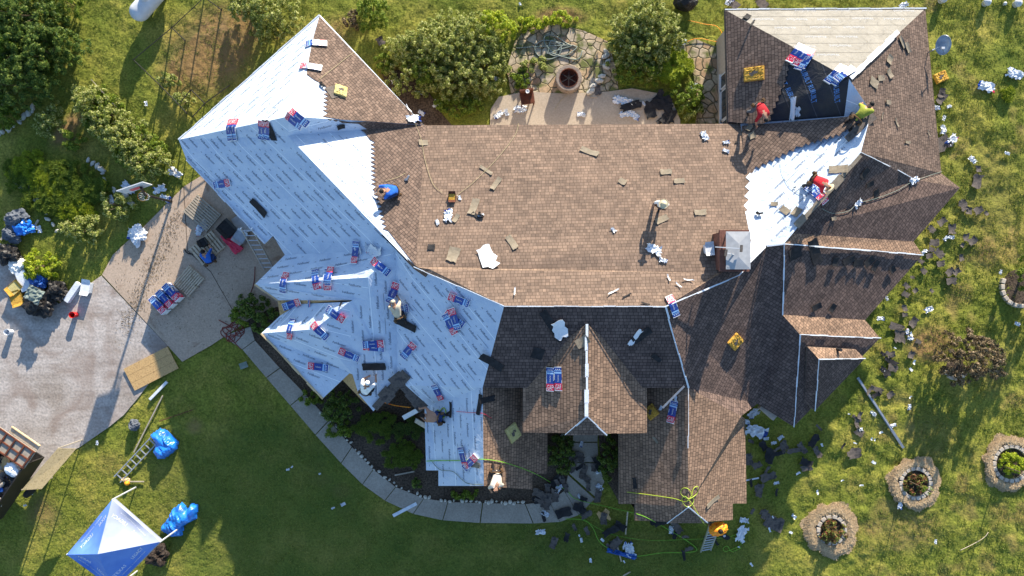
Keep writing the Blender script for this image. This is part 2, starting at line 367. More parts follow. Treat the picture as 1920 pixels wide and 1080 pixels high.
def vnoise(X, Y, sc, seed):
    r_ = np.random.default_rng(seed); T = r_.random((256, 256))
    x = X/sc+1000; y = Y/sc+1000; xi = np.floor(x).astype(int); yi = np.floor(y).astype(int); fx = x-xi; fy = y-yi
    fx = fx*fx*(3-2*fx); fy = fy*fy*(3-2*fy)
    a = T[xi % 256, yi % 256]; b_ = T[(xi+1) % 256, yi % 256]; c_ = T[xi % 256, (yi+1) % 256]; d = T[(xi+1) % 256, (yi+1) % 256]
    return (a*(1-fx)+b_*fx)*(1-fy)+(c_*(1-fx)+d*fx)*fy
# text -> (verts2d, faces), centred, cap height = 1
TXT = {}
def text_geo(s_):
    if s_ in TXT: return TXT[s_]
    cu = bpy.data.curves.new('t', 'FONT'); cu.body = s_; cu.size = 1; cu.resolution_u = 2
    o = bpy.data.objects.new('t', cu); COL.objects.link(o)
    dg = bpy.context.evaluated_depsgraph_get(); dg.update()
    me = bpy.data.meshes.new_from_object(o.evaluated_get(dg))
    vs = [(v.co.x, v.co.y) for v in me.vertices]; fs = [list(p.vertices) for p in me.polygons]
    bpy.data.objects.remove(o); bpy.data.meshes.remove(me)
    x0 = min(v[0] for v in vs); x1 = max(v[0] for v in vs); y0 = min(v[1] for v in vs); y1 = max(v[1] for v in vs)
    vs = [((v[0]-(x0+x1)/2)/(x1-x0), (v[1]-(y0+y1)/2)/(y1-y0)) for v in vs]
    TXT[s_] = (vs, fs); return TXT[s_]

# ------------------------------------------------------------------ ground polygons (photo pixels at ground level)
G_gravel = [(-500, 380), (-10, 450), (40, 480), (75, 540), (110, 570), (150, 545), (190, 517), (314, 648), (300, 690), (262, 742), (232, 778), (205, 800), (150, 838), (112, 858), (80, 880), (40, 910), (-20, 985), (-500, 1400)]
G_drive = [(192, 515), (212, 478), (240, 452), (270, 425), (300, 395), (345, 350), (385, 325), (440, 330), (600, 480), (560, 560), (480, 590), (452, 610), (395, 648), (342, 678), (322, 656)]
walk_out = [(418, 630), (455, 655), (500, 708), (545, 760), (592, 815), (640, 868), (680, 908), (722, 938), (775, 963), (830, 975), (900, 980), (1000, 981), (1050, 978), (1085, 965), (1115, 935)]
walk_in = [(470, 612), (478, 638), (525, 690), (572, 738), (617, 788), (660, 838), (700, 880), (742, 913), (795, 934), (840, 941), (905, 943), (985, 945), (1030, 940), (1058, 920), (1065, 890)]
G_walk = walk_out+[(1135, 905), (1120, 850), (1125, 790), (1075, 790), (1072, 850)]+walk_in[::-1]
G_bed = [(470, 612), (478, 638), (525, 690), (572, 738), (617, 788), (660, 838), (700, 880), (742, 913), (795, 934), (840, 941), (905, 943), (985, 945), (1030, 940), (1058, 920), (1065, 890), (1075, 790), (1100, 700), (700, 560), (560, 480), (480, 560), (452, 600)]
G_bed2 = [(1120, 790), (1125, 850), (1140, 905), (1160, 940), (1190, 945), (1190, 790)]
G_patio = [(918, 260), (920, 205), (935, 182), (985, 172), (1060, 176), (1140, 172), (1185, 166), (1232, 175), (1262, 195), (1275, 225), (1275, 260)]
G_flag = [(958, 175), (950, 130), (965, 80), (985, 55), (1040, 45), (1095, 58), (1140, 78), (1155, 130), (1160, 172), (1060, 182), (985, 178)]
G_flag2 = [(1262, 90), (1300, 72), (1330, 84), (1350, 90), (1400, 250), (1300, 250), (1310, 200), (1300, 140), (1285, 110)]
G_flag3 = [(715, 135), (760, 130), (800, 165), (830, 215), (860, 250), (760, 250)]
PAVED = [G_gravel, G_drive, G_walk, G_bed, G_bed2, G_patio, G_flag, G_flag2, G_flag3]
def pw(poly, z=0): return [tuple(P(x, y, 0)[:2]) for x, y in poly]
def sheet(name, poly, mat, z, depth=.12):
    mb = MB(); W = pw(poly)
    a = sum(W[i][0]*W[(i+1) % len(W)][1]-W[(i+1) % len(W)][0]*W[i][1] for i in range(len(W)))
    if a < 0: W = W[::-1]
    mb.prism(W, z-depth, z, mat); return tag(mb.build(name), kind='structure')

# lawn mesh
xs = np.concatenate([-np.geomspace(400, 28, 22), np.arange(-27.0, 27.01, .065), np.geomspace(28, 400, 22)])
ys = np.concatenate([-np.geomspace(400, 17, 22), np.arange(-16.0, 16.01, .065), np.geomspace(17, 400, 22)])
X, Y = np.meshgrid(xs, ys, indexing='ij')
PX = 960+X*F/H; PY = 540-Y*F/H
clump = np.clip((PX-1350)/250, 0, 1)*.8+np.clip((250-PY)/200, 0, 1)*.35*np.clip(PX/300, 0, 1)+.25
clump = np.clip(clump, .25, 1)*1.35
Z = (vnoise(X, Y, .16, 1)-.5)*.03+(vnoise(X, Y, .34, 2)-.5)*.055*clump+(vnoise(X, Y, .8, 3)-.5)*.08*clump+(vnoise(X, Y, .09, 4)-.5)*.022
Z += (vnoise(X, Y, 3.5, 9)-.5)*.10
Z -= .02
for pg in PAVED:
    ins = inpoly(PX, PY, pg); Z[ins] = np.minimum(Z[ins], -.05)
def ell(cx, cy, rx, ry, a=0):
    c_, s_ = math.cos(math.radians(a)), math.sin(math.radians(a)); dx = PX-cx; dy = PY-cy
    return np.clip(1.6-1.6*np.sqrt(((dx*c_+dy*s_)/rx)**2+((-dx*s_+dy*c_)/ry)**2), 0, 1)
dry = np.zeros_like(X); dark_green = np.zeros_like(X)
nse = vnoise(X, Y, .7, 5)*.6+vnoise(X, Y, .25, 6)*.4
for e in [(395, 95, 130, 95, -38, 1.0), (340, 130, 60, 50, 0, .8), (450, 60, 60, 70, 0, .8), (470, 180, 50, 40, 0, .5), (125, 240, 22, 60, 40, .8), (20, 40, 40, 50, 0, .7), (1050, 30, 60, 22, 0, .9),
          (1745, 645, 60, 42, 0, 1.0), (1850, 470, 40, 50, 0, .5), (1700, 990, 90, 60, 0, .35), (1640, 990, 30, 25, 0, .5), (620, 70, 40, 60, 40, .6), (740, 150, 40, 50, 0, .7),
          (80, 965, 40, 50, 0, .45), (210, 870, 40, 30, 0, .3), (365, 800, 20, 20, 0, .5), (640, 920, 25, 20, 0, .3), (600, 900, 30, 20, 0, .25), (1860, 700, 50, 60, 0, .3), (1860, 380, 90, 160, 0, .2), (1750, 820, 60, 80, 0, .25)]:
    dry = np.maximum(dry, ell(*e[:5])*e[5])
dry = np.clip(dry*(.6+1.2*nse), 0, 1)
dry = np.maximum(dry, np.clip((vnoise(X, Y, 1.4, 8)*.6+vnoise(X, Y, .5, 12)*.4-.62)*3, 0, .5)*np.clip((PX-1400)/300, .25, 1))
dark_green = np.clip(ell(500, 950, 250, 200)+ell(340, 80, 60, 12, -45)*1+ell(900, 1040, 600, 90), 0, .5)  # mask blending a darker green over the front lawn and one strip
nx, ny = X.shape
verts = np.stack([X, Y, Z], -1).reshape(-1, 3)
idx = np.arange(nx*ny).reshape(nx, ny)
quads = np.stack([idx[:-1, :-1], idx[1:, :-1], idx[1:, 1:], idx[:-1, 1:]], -1).reshape(-1, 4)
def np_mesh(name, verts, quads, mats, k=4, smooth=False, uvs=None):
    me = bpy.data.meshes.new(name); me.vertices.add(len(verts)); me.vertices.foreach_set('co', np.ascontiguousarray(verts, dtype=np.float32).ravel())
    nf = len(quads); me.loops.add(nf*k); me.loops.foreach_set('vertex_index', np.ascontiguousarray(quads, dtype=np.int32).ravel())
    me.polygons.add(nf); me.polygons.foreach_set('loop_start', np.arange(0, nf*k, k, dtype=np.int32)); me.polygons.foreach_set('loop_total', np.full(nf, k, dtype=np.int32))
    for m_ in mats: me.materials.append(M[m_])
    if smooth: me.polygons.foreach_set('use_smooth', np.ones(nf, bool))
    me.update(); me.validate(); return me
me = np_mesh('lawn', verts, quads, ['lawn'], smooth=True)
ca = me.attributes.new('dry', 'FLOAT_VECTOR', 'POINT')
ca.data.foreach_set('vector', np.stack([dry, dark_green, dark_green*0], -1).reshape(-1, 3).astype(np.float32).ravel())
lawn = bpy.data.objects.new('lawn', me); COL.objects.link(lawn); tag(lawn, kind='structure')

sheet('gravel_driveway', G_gravel, 'gravel', .012)
sheet('concrete_driveway', G_drive, 'concrete_drive', .03)
sheet('planting_bed', G_bed, 'mulch', .004); sheet('planting_bed', G_bed2, 'mulch', .004)
# walkway as separate slabs with joints
mb = MB()
def lerp2(a, b, f): return (a[0]+(b[0]-a[0])*f, a[1]+(b[1]-a[1])*f)
for i in range(len(walk_out)-1):
    f0, f1 = .012, .988
    a, b_ = lerp2(walk_out[i], walk_out[i+1], f0), lerp2(walk_out[i], walk_out[i+1], f1)
    c_, d = lerp2(walk_in[i], walk_in[i+1], f1), lerp2(walk_in[i], walk_in[i+1], f0)
    mb.prism(pw([a, b_, c_, d]), -.06, .04, 'concrete_path')
mb.prism(pw([(1068, 888), (1117, 932), (1133, 903), (1122, 868), (1070, 868)]), -.06, .04, 'concrete_path')
mb.prism(pw([(1070, 866), (1122, 866), (1120, 830), (1074, 830)]), -.06, .04, 'concrete_path')
mb.prism(pw([(1074, 828), (1120, 828), (1122, 780), (1076, 780)]), -.06, .04, 'concrete_path')
tag(mb.build('walkway'), kind='structure')
sheet('flagstone_patio', G_flag, 'flagstone', .03); sheet('flagstone_path', G_flag2, 'flagstone', .03); sheet('planting_bed', G_flag3, 'mulch', .02)
sheet('patio', G_patio, 'patio', .05)
# sidewalk joint lines on concrete drive (saw cuts)
mb = MB()
for a, b_ in (((396, 510), (452, 608)), ((352, 470), (396, 510)), ((345, 350), (352, 470))):
    mb.bar(P(*a)+Vector((0, 0, .031)), P(*b_)+Vector((0, 0, .031)), .03, .006, 'mulch')
tag(mb.build('driveway_joint'), kind='structure')

# ------------------------------------------------------------------ house
house = thing('house', 'large hip roofed house being reshingled, roof half brown shingles and half white underlayment', 'house')
V = dict(A=(600, 28, 2.9), B=(335, 262, 2.9), B2=(350, 300, 2.9), C0=(497, 457, 2.9), C1=(512, 442, 3.05), C=(534, 478, 2.9), D=(795, 235, 2.9), Q=(543, 218, 6.1), R1=(540, 255, 5.4),
         Sx=(776, 500, 5.6), R2=(717, 440, 5.2), T=(945, 574, 6.5), U=(1247, 575, 6.5), E=(1388, 232, 2.95),
         KL=(806, 505, 5.82), KR=(1345, 512, 5.78),
         V1=(1437, 461, 5.45), V=(1470, 457, 5.6), Va=(1480, 437, 5.45), W=(1614, 286, 5.5), Y=(1634, 210, 4.9), VY=(1583, 218, 4.55), Pk=(1592, 148, 5.45),
         NW=(1359, 18, 2.9), NE=(1735, 16, 2.9), Wb=(1364, 230, 2.9), E2=(1765, 325, 2.9), J=(1712, 336, 3.65), L=(1800, 352, 2.9),
         M1=(1713, 453, 2.9), N1=(1730, 478, 2.9), O1=(1622, 600, 2.9), X1=(1467, 590, 4.5), H2=(1500, 627, 4.65), N2=(1650, 634, 2.9), Z=(1488, 800, 2.9), Y2=(1420, 757, 3.0),
         K3=(1390, 780, 3.9), HU=(1290, 727, 5.1), HT=(905, 727, 5.1),
         g0=(742, 468, 5.25), g1=(478, 533, 3.4), g2=(690, 520, 5.15), g3=(690, 563, 4.75), g4=(520, 563, 3.0), g5=(661, 563, 4.6), h0=(525, 592, 3.0), h1=(490, 625, 3.15), h2=(590, 617, 4.25),
         h3=(655, 566, 4.65), h4=(605, 747, 2.9), h5=(655, 700, 3.3), h6=(661, 702, 3.3), n0=(700, 771, 2.9), n1=(745, 722, 3.45), n2=(798, 766, 2.95), n3=(800, 780, 3.0))
W3 = {k: P(*v) for k, v in V.items()}
TOP = []   # triangles of the roof's upper skin
def slope_uv(n, force=None):
    n = n.normalized()
    if n.z < 0: n = -n
    u = Vector((0, 0, 1)).cross(n)
    if u.length < .02: u = Vector((1, 0, 0))
    if force is not None:
        f_ = Vector((force[0], force[1], 0)); u = (f_-n*f_.dot(n))
    u.normalize(); v = n.cross(u).normalized(); return u, v, n
def newell(pts):
    n = Vector((0, 0, 0))
    for i in range(len(pts)):
        a, b_ = pts[i], pts[(i+1) % len(pts)]
        n += Vector(((a.y-b_.y)*(a.z+b_.z), (a.z-b_.z)*(a.x+b_.x), (a.x-b_.x)*(a.y+b_.y)))
    return n
def slope(pts, mat, force=None, text=None, name='roof_slope', thick=.16, label=None, lift=0.0, reg=True, side='fascia', parent=house, flip=False):
    pts = [W3[p] if isinstance(p, str) else (P(*p) if not isinstance(p, Vector) else p) for p in pts]
    if side == 'fascia' and (mat.startswith('shingle') or mat == 'black_felt'): side = 'scrap'
    n = newell(pts)
    if n.z < 0: pts = pts[::-1]; n = -n
    u, v, n = slope_uv(n, force)
    if flip: u = -u; v = -v
    if lift: pts = [p+n*lift for p in pts]
    bm = bmesh.new(); uvl = bm.loops.layers.uv.new('UVMap')
    tv = [bm.verts.new(p) for p in pts]; bv = [bm.verts.new(p-Vector((0, 0, thick))) for p in pts]
    for tri_ in tessellate_polygon([[Vector((p.x, p.y, 0)) for p in pts]]):
        a_, b2_, c2_ = [pts[k] for k in tri_]
        if (b2_-a_).cross(c2_-a_).z < 0: tri_ = tri_[::-1]
        f = bm.faces.new([tv[k] for k in tri_]); f.material_index = 0
    for i in range(len(pts)):
        j = (i+1) % len(pts); q = bm.faces.new([tv[i], bv[i], bv[j], tv[j]]); q.material_index = 1
    low = {tv[i]: bv[i] for i in range(len(pts))}
    for q in list(bm.faces):
        if q.material_index == 0:
            g_ = bm.faces.new([low[v_] for v_ in reversed(q.verts)]); g_.material_index = 1
    for q in bm.faces:
        for l in q.loops: l[uvl].uv = (l.vert.co.dot(u), l.vert.co.dot(v))
        if q.material_index == 0 and reg: TOP.append([l.vert.co.copy() for l in q.loops])
    mats = [mat, side]
    if text:
        tris = [[l.vert.co.copy() for l in q.loops] for q in bm.faces if q.material_index == 0]
        bvh = BVHTree.FromPolygons([p for t_ in tris for p in t_], [(3*i, 3*i+1, 3*i+2) for i in range(len(tris))])
        word, tw, th, du, dv, rot, ink = text
        gv, gf = text_geo(word); mats.append(ink)
        us = [p.dot(u) for p in pts]; vs_ = [p.dot(v) for p in pts]; o3 = pts[0]-u*pts[0].dot(u)-v*pts[0].dot(v)
        row = 0; vv = math.floor(min(vs_)/dv)*dv
        def place(uc, vc, geo, w_, h_, ro):
            cr = []
            for (a, b_) in geo[0]:
                a *= w_; b_ *= h_
                if ro: a, b_ = -b_, a
                q3 = o3+u*(uc+a)+v*(vc+b_)
                hit = bvh.ray_cast(Vector((q3.x, q3.y, 30)), Vector((0, 0, -1)))
                if hit[0] is None: return
                cr.append(hit[0]+Vector((0, 0, .006)))
            nv = [bm.verts.new(c_) for c_ in cr]
            for ff in geo[1]:
                try:
                    q = bm.faces.new([nv[i] for i in ff]); q.material_index = 2
                except ValueError: pass
        bar = ([(-.5, -.5), (.5, -.5), (.5, .5), (-.5, .5)], [[0, 1, 2, 3]])
        while vv < max(vs_):
            uu = math.floor(min(us)/du)*du+(row % 3)*du*.37
            while uu < max(us):
                if random.random() < .9: place(uu+random.uniform(-.09, .09), vv+dv*random.uniform(.24, .38), (gv, gf), tw, th, rot)
                if not rot and ink == 'felt_ink':
                    place(uu+du*.5, vv+dv*.2, bar, .09, .018, 0)
                    if row % 4 == 1 and random.random() < .5: place(uu+du*.45, vv+dv*.62, bar, .75, .014, 0)
                uu += du
            vv += dv; row += 1
    me = bpy.data.meshes.new(name); bm.to_mesh(me); bm.free()
    for m_ in mats: me.materials.append(M[m_])
    o = bpy.data.objects.new(name, me); COL.objects.link(o); o.parent = parent
    if label: o['label'] = label
    return o
FB = ('FeltBuster', .60, .105, 1.15, .40, 0, 'felt_ink')
UL = 'roof slope covered in pale printed underlayment'
SH = 'shingle'
# left wing
slope(['A', 'B', 'Q'], 'underlayment', text=FB, label=UL)
slope(['A', 'Q', 'D'], 'underlayment', label=UL)
slope(['Q', 'R1', 'D'], 'underlayment', text=FB, force=(1, 0), label=UL)
slope(['R1', 'R2', 'Sx', 'D'], 'underlayment', text=FB, label=UL)
slope(['B', 'B2', 'C0', 'C1', 'C', 'g0', 'Sx', 'R2', 'R1', 'Q'], 'underlayment', text=FB, label=UL)
# main north slope (two pitches)
slope(['D', 'Sx', 'KL', 'KR', 'V1', 'E'], 'shingle_main_lit')
slope(['Sx', 'T', 'U', 'V1', 'KR', 'KL'], 'shingle_main_lit')
# front left
slope(['C', 'g1', 'g2', 'g0'], 'underlayment', text=FB, force=(1, 0), label=UL)
slope(['g1', 'g4', 'g5', 'g3', 'g2'], 'underlayment', text=FB, force=(1, 0), label=UL)
slope(['g4', 'h0', (560, 570, 3.3), 'g5'], 'osb')
slope(['h0', 'h1', 'h2', 'h3', (560, 570, 3.3)], 'underlayment', text=FB, label=UL)
slope(['h1', 'h4', 'h5', 'h6', 'h3', 'h2'], 'underlayment', text=FB, label=UL)
slope(['g0', 'g2', 'g3', 'g5', 'h3', 'h6', (672, 738, 3.1), 'n0', 'n1'], 'underlayment', text=FB, force=(0, 1), label=UL)
slope(['h5', (640, 714, 3.0), (680, 756, 2.8), (700, 771, 2.75), 'h6'], 'osb', lift=-.1)
slope(['T', 'Sx', 'g0', 'n1', 'n2', 'n3', 'HT'], 'underlayment', text=FB, label=UL)
# main south slope and right hips
slope(['T', 'HT', 'HU', 'U'], 'shingle_shaded')
slope(['U', 'HU', 'K3', 'Y2', 'V1'], 'shingle_shaded')
slope(['V1', 'Y2', 'Z', 'H2', 'X1', 'V'], 'shingle_shaded')
# right NW facing
slope(['E', 'V1', 'V', 'W', 'Y', 'VY'], 'underlayment', text=FB, label=UL)
slope(['V', 'Va', 'W'], 'shingle_shaded')
# north-east block
slope(['NW', 'NE', 'Pk'], 'grey_felt', force=(-1, 0), text=('WeatherGuard', .95, .15, 1.5, .62, 0, 'white_ink'), label='roof slope covered in old grey printed felt')
slope(['NW', 'Pk', 'VY', 'E', 'Wb'], 'black_felt', text=('RUBUILT', .75, .22, .98, .9, 0, 'blue_ink'), label='roof slope half shingled over black printed felt')
slope(['Pk', 'Y', 'VY'], 'underlayment', label=UL)
slope(['NE', 'E2', 'J', 'W', 'Y', 'Pk'], SH)
slope(['J', 'E2', 'L'], SH)
slope(['W', 'J', 'L', 'M1', 'Va'], 'shingle_shaded')
slope(['V', 'Va', 'M1', 'N1'], 'shingle_sunlit')
slope(['V', 'N1', 'O1', 'X1'], 'shingle_shaded')
slope(['X1', 'O1', 'N2', 'H2'], 'shingle_sunlit')
slope(['H2', 'N2', 'Z'], 'shingle_shaded')
# small stacked hip over the south-east corner
slope([(1514, 650, 4.5), (1604, 655, 3.4), (1622, 672, 3.2), (1535, 673, 4.75)], 'shingle_sunlit')
slope([(1535, 673, 4.75), (1622, 672, 3.2), (1528, 770, 3.2)], 'shingle_shaded')
slope([(1514, 650, 4.5), (1535, 673, 4.75), (1528, 770, 3.2), (1508, 752, 3.25)], 'shingle_shaded')
# entry gable
slope([(1100, 607, 6.32), (980, 700, 5.0), (980, 811, 5.0), (1060, 812, 5.85), (1100, 780, 6.32)], 'shingle_sunlit')
slope([(1100, 607, 6.32), (1100, 780, 6.32), (1138, 813, 5.85), (1213, 812, 5.0), (1213, 700, 5.0)], 'shingle_sunlit')
slope([(1100, 780, 6.32), (1060, 816, 5.85), (1138, 816, 5.85)], SH)
# low front wings
slope(['HT', (795, 727, 3.0), (799, 882, 3.0), (822, 882, 3.3), (822, 911, 3.3), (907, 911, 5.0)], 'underlayment', text=FB, label=UL)
slope(['HT', (907, 911, 5.0), (998, 918, 3.4), (998, 890, 3.4), (1026, 888, 2.95), (1028, 727, 2.95)], 'shingle_sunlit')
slope(['HU', (1290, 950, 5.05), (1252, 978, 4.35), (1190, 976, 3.5), (1190, 945, 3.5), (1160, 945, 3.0), (1160, 727, 3.0)], 'shingle_sunlit')
slope(['HU', 'K3', (1397, 785, 3.0), (1400, 944, 3.0), (1374, 944, 3.4), (1374, 975, 3.4), (1324, 978, 4.3), (1290, 950, 5.05)], 'shingle_sunlit')
slope([(1290, 948, 5.07), (1250, 981, 4.3), (1327, 981, 4.3)], SH)
BV = BVHTree.FromPolygons([p for t_ in TOP for p in t_], [(3*i, 3*i+1, 3*i+2) for i in range(len(TOP))])
def hit(px, py):
    d = (P(px, py, 0)-Vector((0, 0, H))).normalized()
    r_ = BV.ray_cast(Vector((0, 0, H)), d)
    if r_[0] is None: return P(px, py, .03), Vector((0, 0, 1))
    n = r_[1] if r_[1].z > 0 else -r_[1]
    return r_[0], n
def rz(x, y, default=None):
    r_ = BV.ray_cast(Vector((x, y, 30)), Vector((0, 0, -1)))
    if r_[0] is None: return default if default is not None else 0.03
    return r_[0].z
# shingle fields laid over underlayment with stepped edges
def zig(a, b_, n, d):
    out = []; a = Vector(a); b_ = Vector(b_); e = (b_-a)/n; nrm = Vector((-e.y, e.x)).normalized()
    for i in range(n):
        out.append(tuple(a+e*i)); out.append(tuple(a+e*(i+.65)+nrm*d))
    return out
def overlay(plane, poly, mat, lift=.03, label=None):
    p0, p1, p2 = [W3[k] for k in plane]; n = (p1-p0).cross(p2-p0).normalized()
    if n.z < 0: n = -n
    o = Vector((0, 0, H)); q0 = p0+n*lift; pts = []
    for (px, py) in poly:
        d = P(px, py, 0)-o; t_ = (q0-o).dot(n)/d.dot(n); pts.append(o+d*t_)
    slope(pts, mat, name='shingle_field', thick=.022, side='scrap', label=label)
overlay(('A', 'D', 'Q'), [(599, 30), (588, 68), (580, 105), (575, 139), (590, 150), (607, 158)]+zig((607, 160), (605, 214), 7, -10)+[(605, 218), (640, 224), (794, 234)], SH)
overlay(('Q', 'R1', 'D'), zig((612, 222), (645, 228), 3, 3)+[(690, 228), (790, 235), (740, 246), (694, 246), (672, 232)], SH)
overlay(('R1', 'D', 'Sx'), [(672, 240), (684, 249)]+zig((694, 262), (696, 352), 11, -10)+zig((698, 355), (720, 438), 9, -9)+[(780, 500), (799, 240), (797, 234), (740, 240)], SH)
nwz = [W3['E'], W3['V'], W3['W']]
overlay(('E', 'V', 'W'), [(1391, 236)]+zig((1402, 440), (1396, 425), 1, 6)+zig((1392, 422), (1412, 395), 2, 9)+zig((1410, 392), (1408, 330), 5, -9)+zig((1412, 322), (1500, 278), 7, -7)+zig((1505, 276), (1585, 252), 7, -6)+[(1598, 238), (1634, 212), (1584, 219)], SH, lift=.09)
overlay(('NW', 'Wb', 'Pk'), [(1360, 19), (1366, 228), (1392, 231), (1430, 232)]+zig((1445, 225), (1470, 165), 5, -5)+zig((1472, 162), (1486, 100), 6, -4)+[(1487, 88)], SH, lift=.05)
overlay(('E', 'KR', 'V1'), [(1416, 318)]+zig((1408, 322), (1403, 392), 4, 9)+zig((1402, 394), (1386, 436), 3, 8)+[(1400, 442), (1400, 500), (1436, 464), (1434, 400), (1420, 330)], 'underlayment', lift=.04)
BV = BVHTree.FromPolygons([p for t_ in TOP for p in t_], [(3*i, 3*i+1, 3*i+2) for i in range(len(TOP))])
# white ridge strips
def ridge(pts, wd=.09, name='ridge_flashing', mat='ridge_white', lift=.045, broken=True):
    if broken: wd *= .48
    broken = False
    mb = MB(); 
    for i in range(len(pts)-1):
        a = P(*pts[i]); b_ = P(*pts[i+1]); L_ = (b_-a).length; k = max(1, int(L_/.5)); d = (b_-a)/k
        for j in range(k):
            if broken and random.random() < .08: continue
            off = Vector((random.uniform(-.015, .015), random.uniform(-.015, .015), lift))
            mb.bar(a+d*j+off, a+d*(j+1.02)+off, wd*random.uniform(.6, 1.4), .03, mat)
    return mb.build(name, house)
vp = lambda k: V[k]
ridge([vp('T'), vp('U')], .08); ridge([vp('U'), (1385, 516, 5.9), (1400, 500, 5.7)], .1); ridge([vp('U'), vp('HU')], .12); ridge([vp('V'), vp('N1')], .1); ridge([vp('V1'), vp('V'), vp('X1')], .1)
ridge([vp('H2'), vp('N2')], .08); ridge([vp('H2'), vp('Z')], .1); ridge([(1535, 673, 4.75), (1622, 672, 3.2)], .08); ridge([(1535, 673, 4.75), (1528, 770, 3.2)], .08)
ridge([vp('W'), (1680, 318, 4.2), vp('J')], .06); ridge([(1100, 607, 6.32), (1100, 780, 6.32)], .13, broken=False); ridge([(1100, 780, 6.32), (1060, 815, 5.85)], .1); ridge([(1100, 780, 6.32), (1138, 815, 5.85)], .1)
ridge([(1290, 950, 5.05), (1251, 980, 4.3)], .08); ridge([(1290, 950, 5.05), (1326, 980, 4.3)], .08); ridge([vp('HU'), (1290, 840, 5.08)], .04); ridge([vp('T'), vp('Sx')], .05)
ridge([(1594, 147, 5.42), (1683, 60, 3.95)], .2, broken=False, name='underlayment_strip', mat='white_wrap'); ridge([vp('NW'), vp('NE')], .05, broken=False, name='drip_edge')
ridge([vp('h1'), vp('h4')], .07, broken=False, name='eave_board', mat='wood_fresh'); ridge([vp('g1'), vp('g4')], .07, broken=False, name='eave_board', mat='wood_fresh'); ridge([vp('B2'), vp('C0')], .05, broken=False, name='drip_edge'); ridge([vp('A'), vp('B')], .04, broken=False, name='drip_edge')
ridge([vp('R2'), vp('Sx'), (800, 517, 5.75)], .12, broken=False, name='valley_flashing', mat='scrap_black')
ridge([(703, 765, 3.0), (748, 716, 3.55)], .5, broken=False, name='valley_flashing', mat='scrap', lift=.06); ridge([(738, 703, 3.75), (795, 766, 3.05)], .5, broken=False, name='valley_flashing', mat='scrap', lift=.09)
ridge([(748, 716, 3.55), (762, 701, 3.8)], .4, broken=False, name='valley_flashing', mat='scrap', lift=.07)
ridge([(1492, 424, 5.55), (1560, 352, 5.5), (1612, 292, 5.5)], .26, name='ridge_cap', mat='scrap_grey', broken=False, lift=.06)
ridge([(1585, 262, 5.1), (1635, 215, 4.9)], .35, name='ridge_cap', mat='scrap', broken=False, lift=.1)
# walls
per = [(600, 28), (335, 262), (350, 300), (497, 457), (534, 478), (478, 533), (520, 572), (490, 625), (605, 747), (655, 700), (700, 771), (745, 722), (798, 766), (799, 882), (822, 911), (998, 918), (1026, 888), (1028, 760), (1160, 760),
       (1160, 945), (1190, 976), (1374, 975), (1400, 944), (1397, 785), (1420, 757), (1488, 800), (1650, 634), (1622, 600), (1730, 478), (1713, 453), (1800, 352), (1765, 325), (1735, 16), (1359, 18), (1364, 230), (795, 235)]
pts = [P(x, y, 2.9) for x, y in per]; n = len(pts); ins = []
area = sum(pts[i].x*pts[(i+1) % n].y-pts[(i+1) % n].x*pts[i].y for i in range(n)); sg = 1 if area > 0 else -1
for i in range(n):
    a, b_, c_ = pts[i-1], pts[i], pts[(i+1) % n]
    e1 = (b_-a); e1.z = 0; e1.normalize(); e2 = (c_-b_); e2.z = 0; e2.normalize()
    n1_ = Vector((-e1.y, e1.x, 0))*sg; n2_ = Vector((-e2.y, e2.x, 0))*sg; m_ = (n1_+n2_)
    m_ = m_/max(.35, m_.length_squared)*2 if m_.length > .3 else n1_
    if m_.length > 2: m_ = m_.normalized()*2
    ins.append(b_+m_*.42*.5*1.0 if False else b_+m_*.42)
mb = MB()
for i in range(n):
    a, b_ = ins[i], ins[(i+1) % n]
    ns = max(2, int((b_-a).length/.35)); row = []
    for k in range(ns+1):
        q = a.lerp(b_, k/ns); row.append((q.x, q.y, max(2.6, rz(q.x, q.y, 2.9)-.19)))
    mb.add([(q[0], q[1], -.1) for q in row]+row, [(k, k+1, ns+2+k, ns+1+k) if sg > 0 else (ns+1+k, ns+2+k, k+1, k) for k in range(ns)], 'siding')
mb.build('wall', house)
mb = MB()   # entry tower walls
for (x0, y0, x1, y1, zt) in ((990, 700, 1203, 700, 4.9), (990, 700, 990, 760, 4.9), (1203, 700, 1203, 760, 4.9), (990, 760, 1203, 760, 4.9)):
    a = P(x0, y0, 4.9); b_ = P(x1, y1, 4.9)
    row = [(q.x, q.y, max(zt-.3, rz(q.x, q.y, 5)-.19)) for q in [a.lerp(b_, k/16) for k in range(17)]]
    mb.add([(q[0], q[1], 0) for q in row]+row, [(k, k+1, 18+k, 17+k) for k in range(16)], 'siding')
mb.build('wall', house)
for x in (992, 1200):
    a = P(x, 803, 5.0); MB().box((a.x, a.y, 2.45), (.25, .25, 4.9), 'white_paint').build('porch_post', house)
# windows in the visible west wall of the north-east block
wi = ins[per.index((1359, 18))]; wj = ins[per.index((1364, 230))]
for f_, wd in ((.46, .55), (.68, 1.3), (.93, 1.0)):
    c_ = wi.lerp(wj, f_); y = c_.y; x = c_.x
    o = MB().box((x-.04, y, 1.65), (.10, wd+.16, 1.5), 'white_paint').build('window', house)
    MB().box((x-.08, y, 1.65), (.06, wd, 1.34), 'glass').build('pane', o)
    MB().box((x-.09, y, .86), (.16, wd+.3, .08), 'white_paint').build('sill', o)
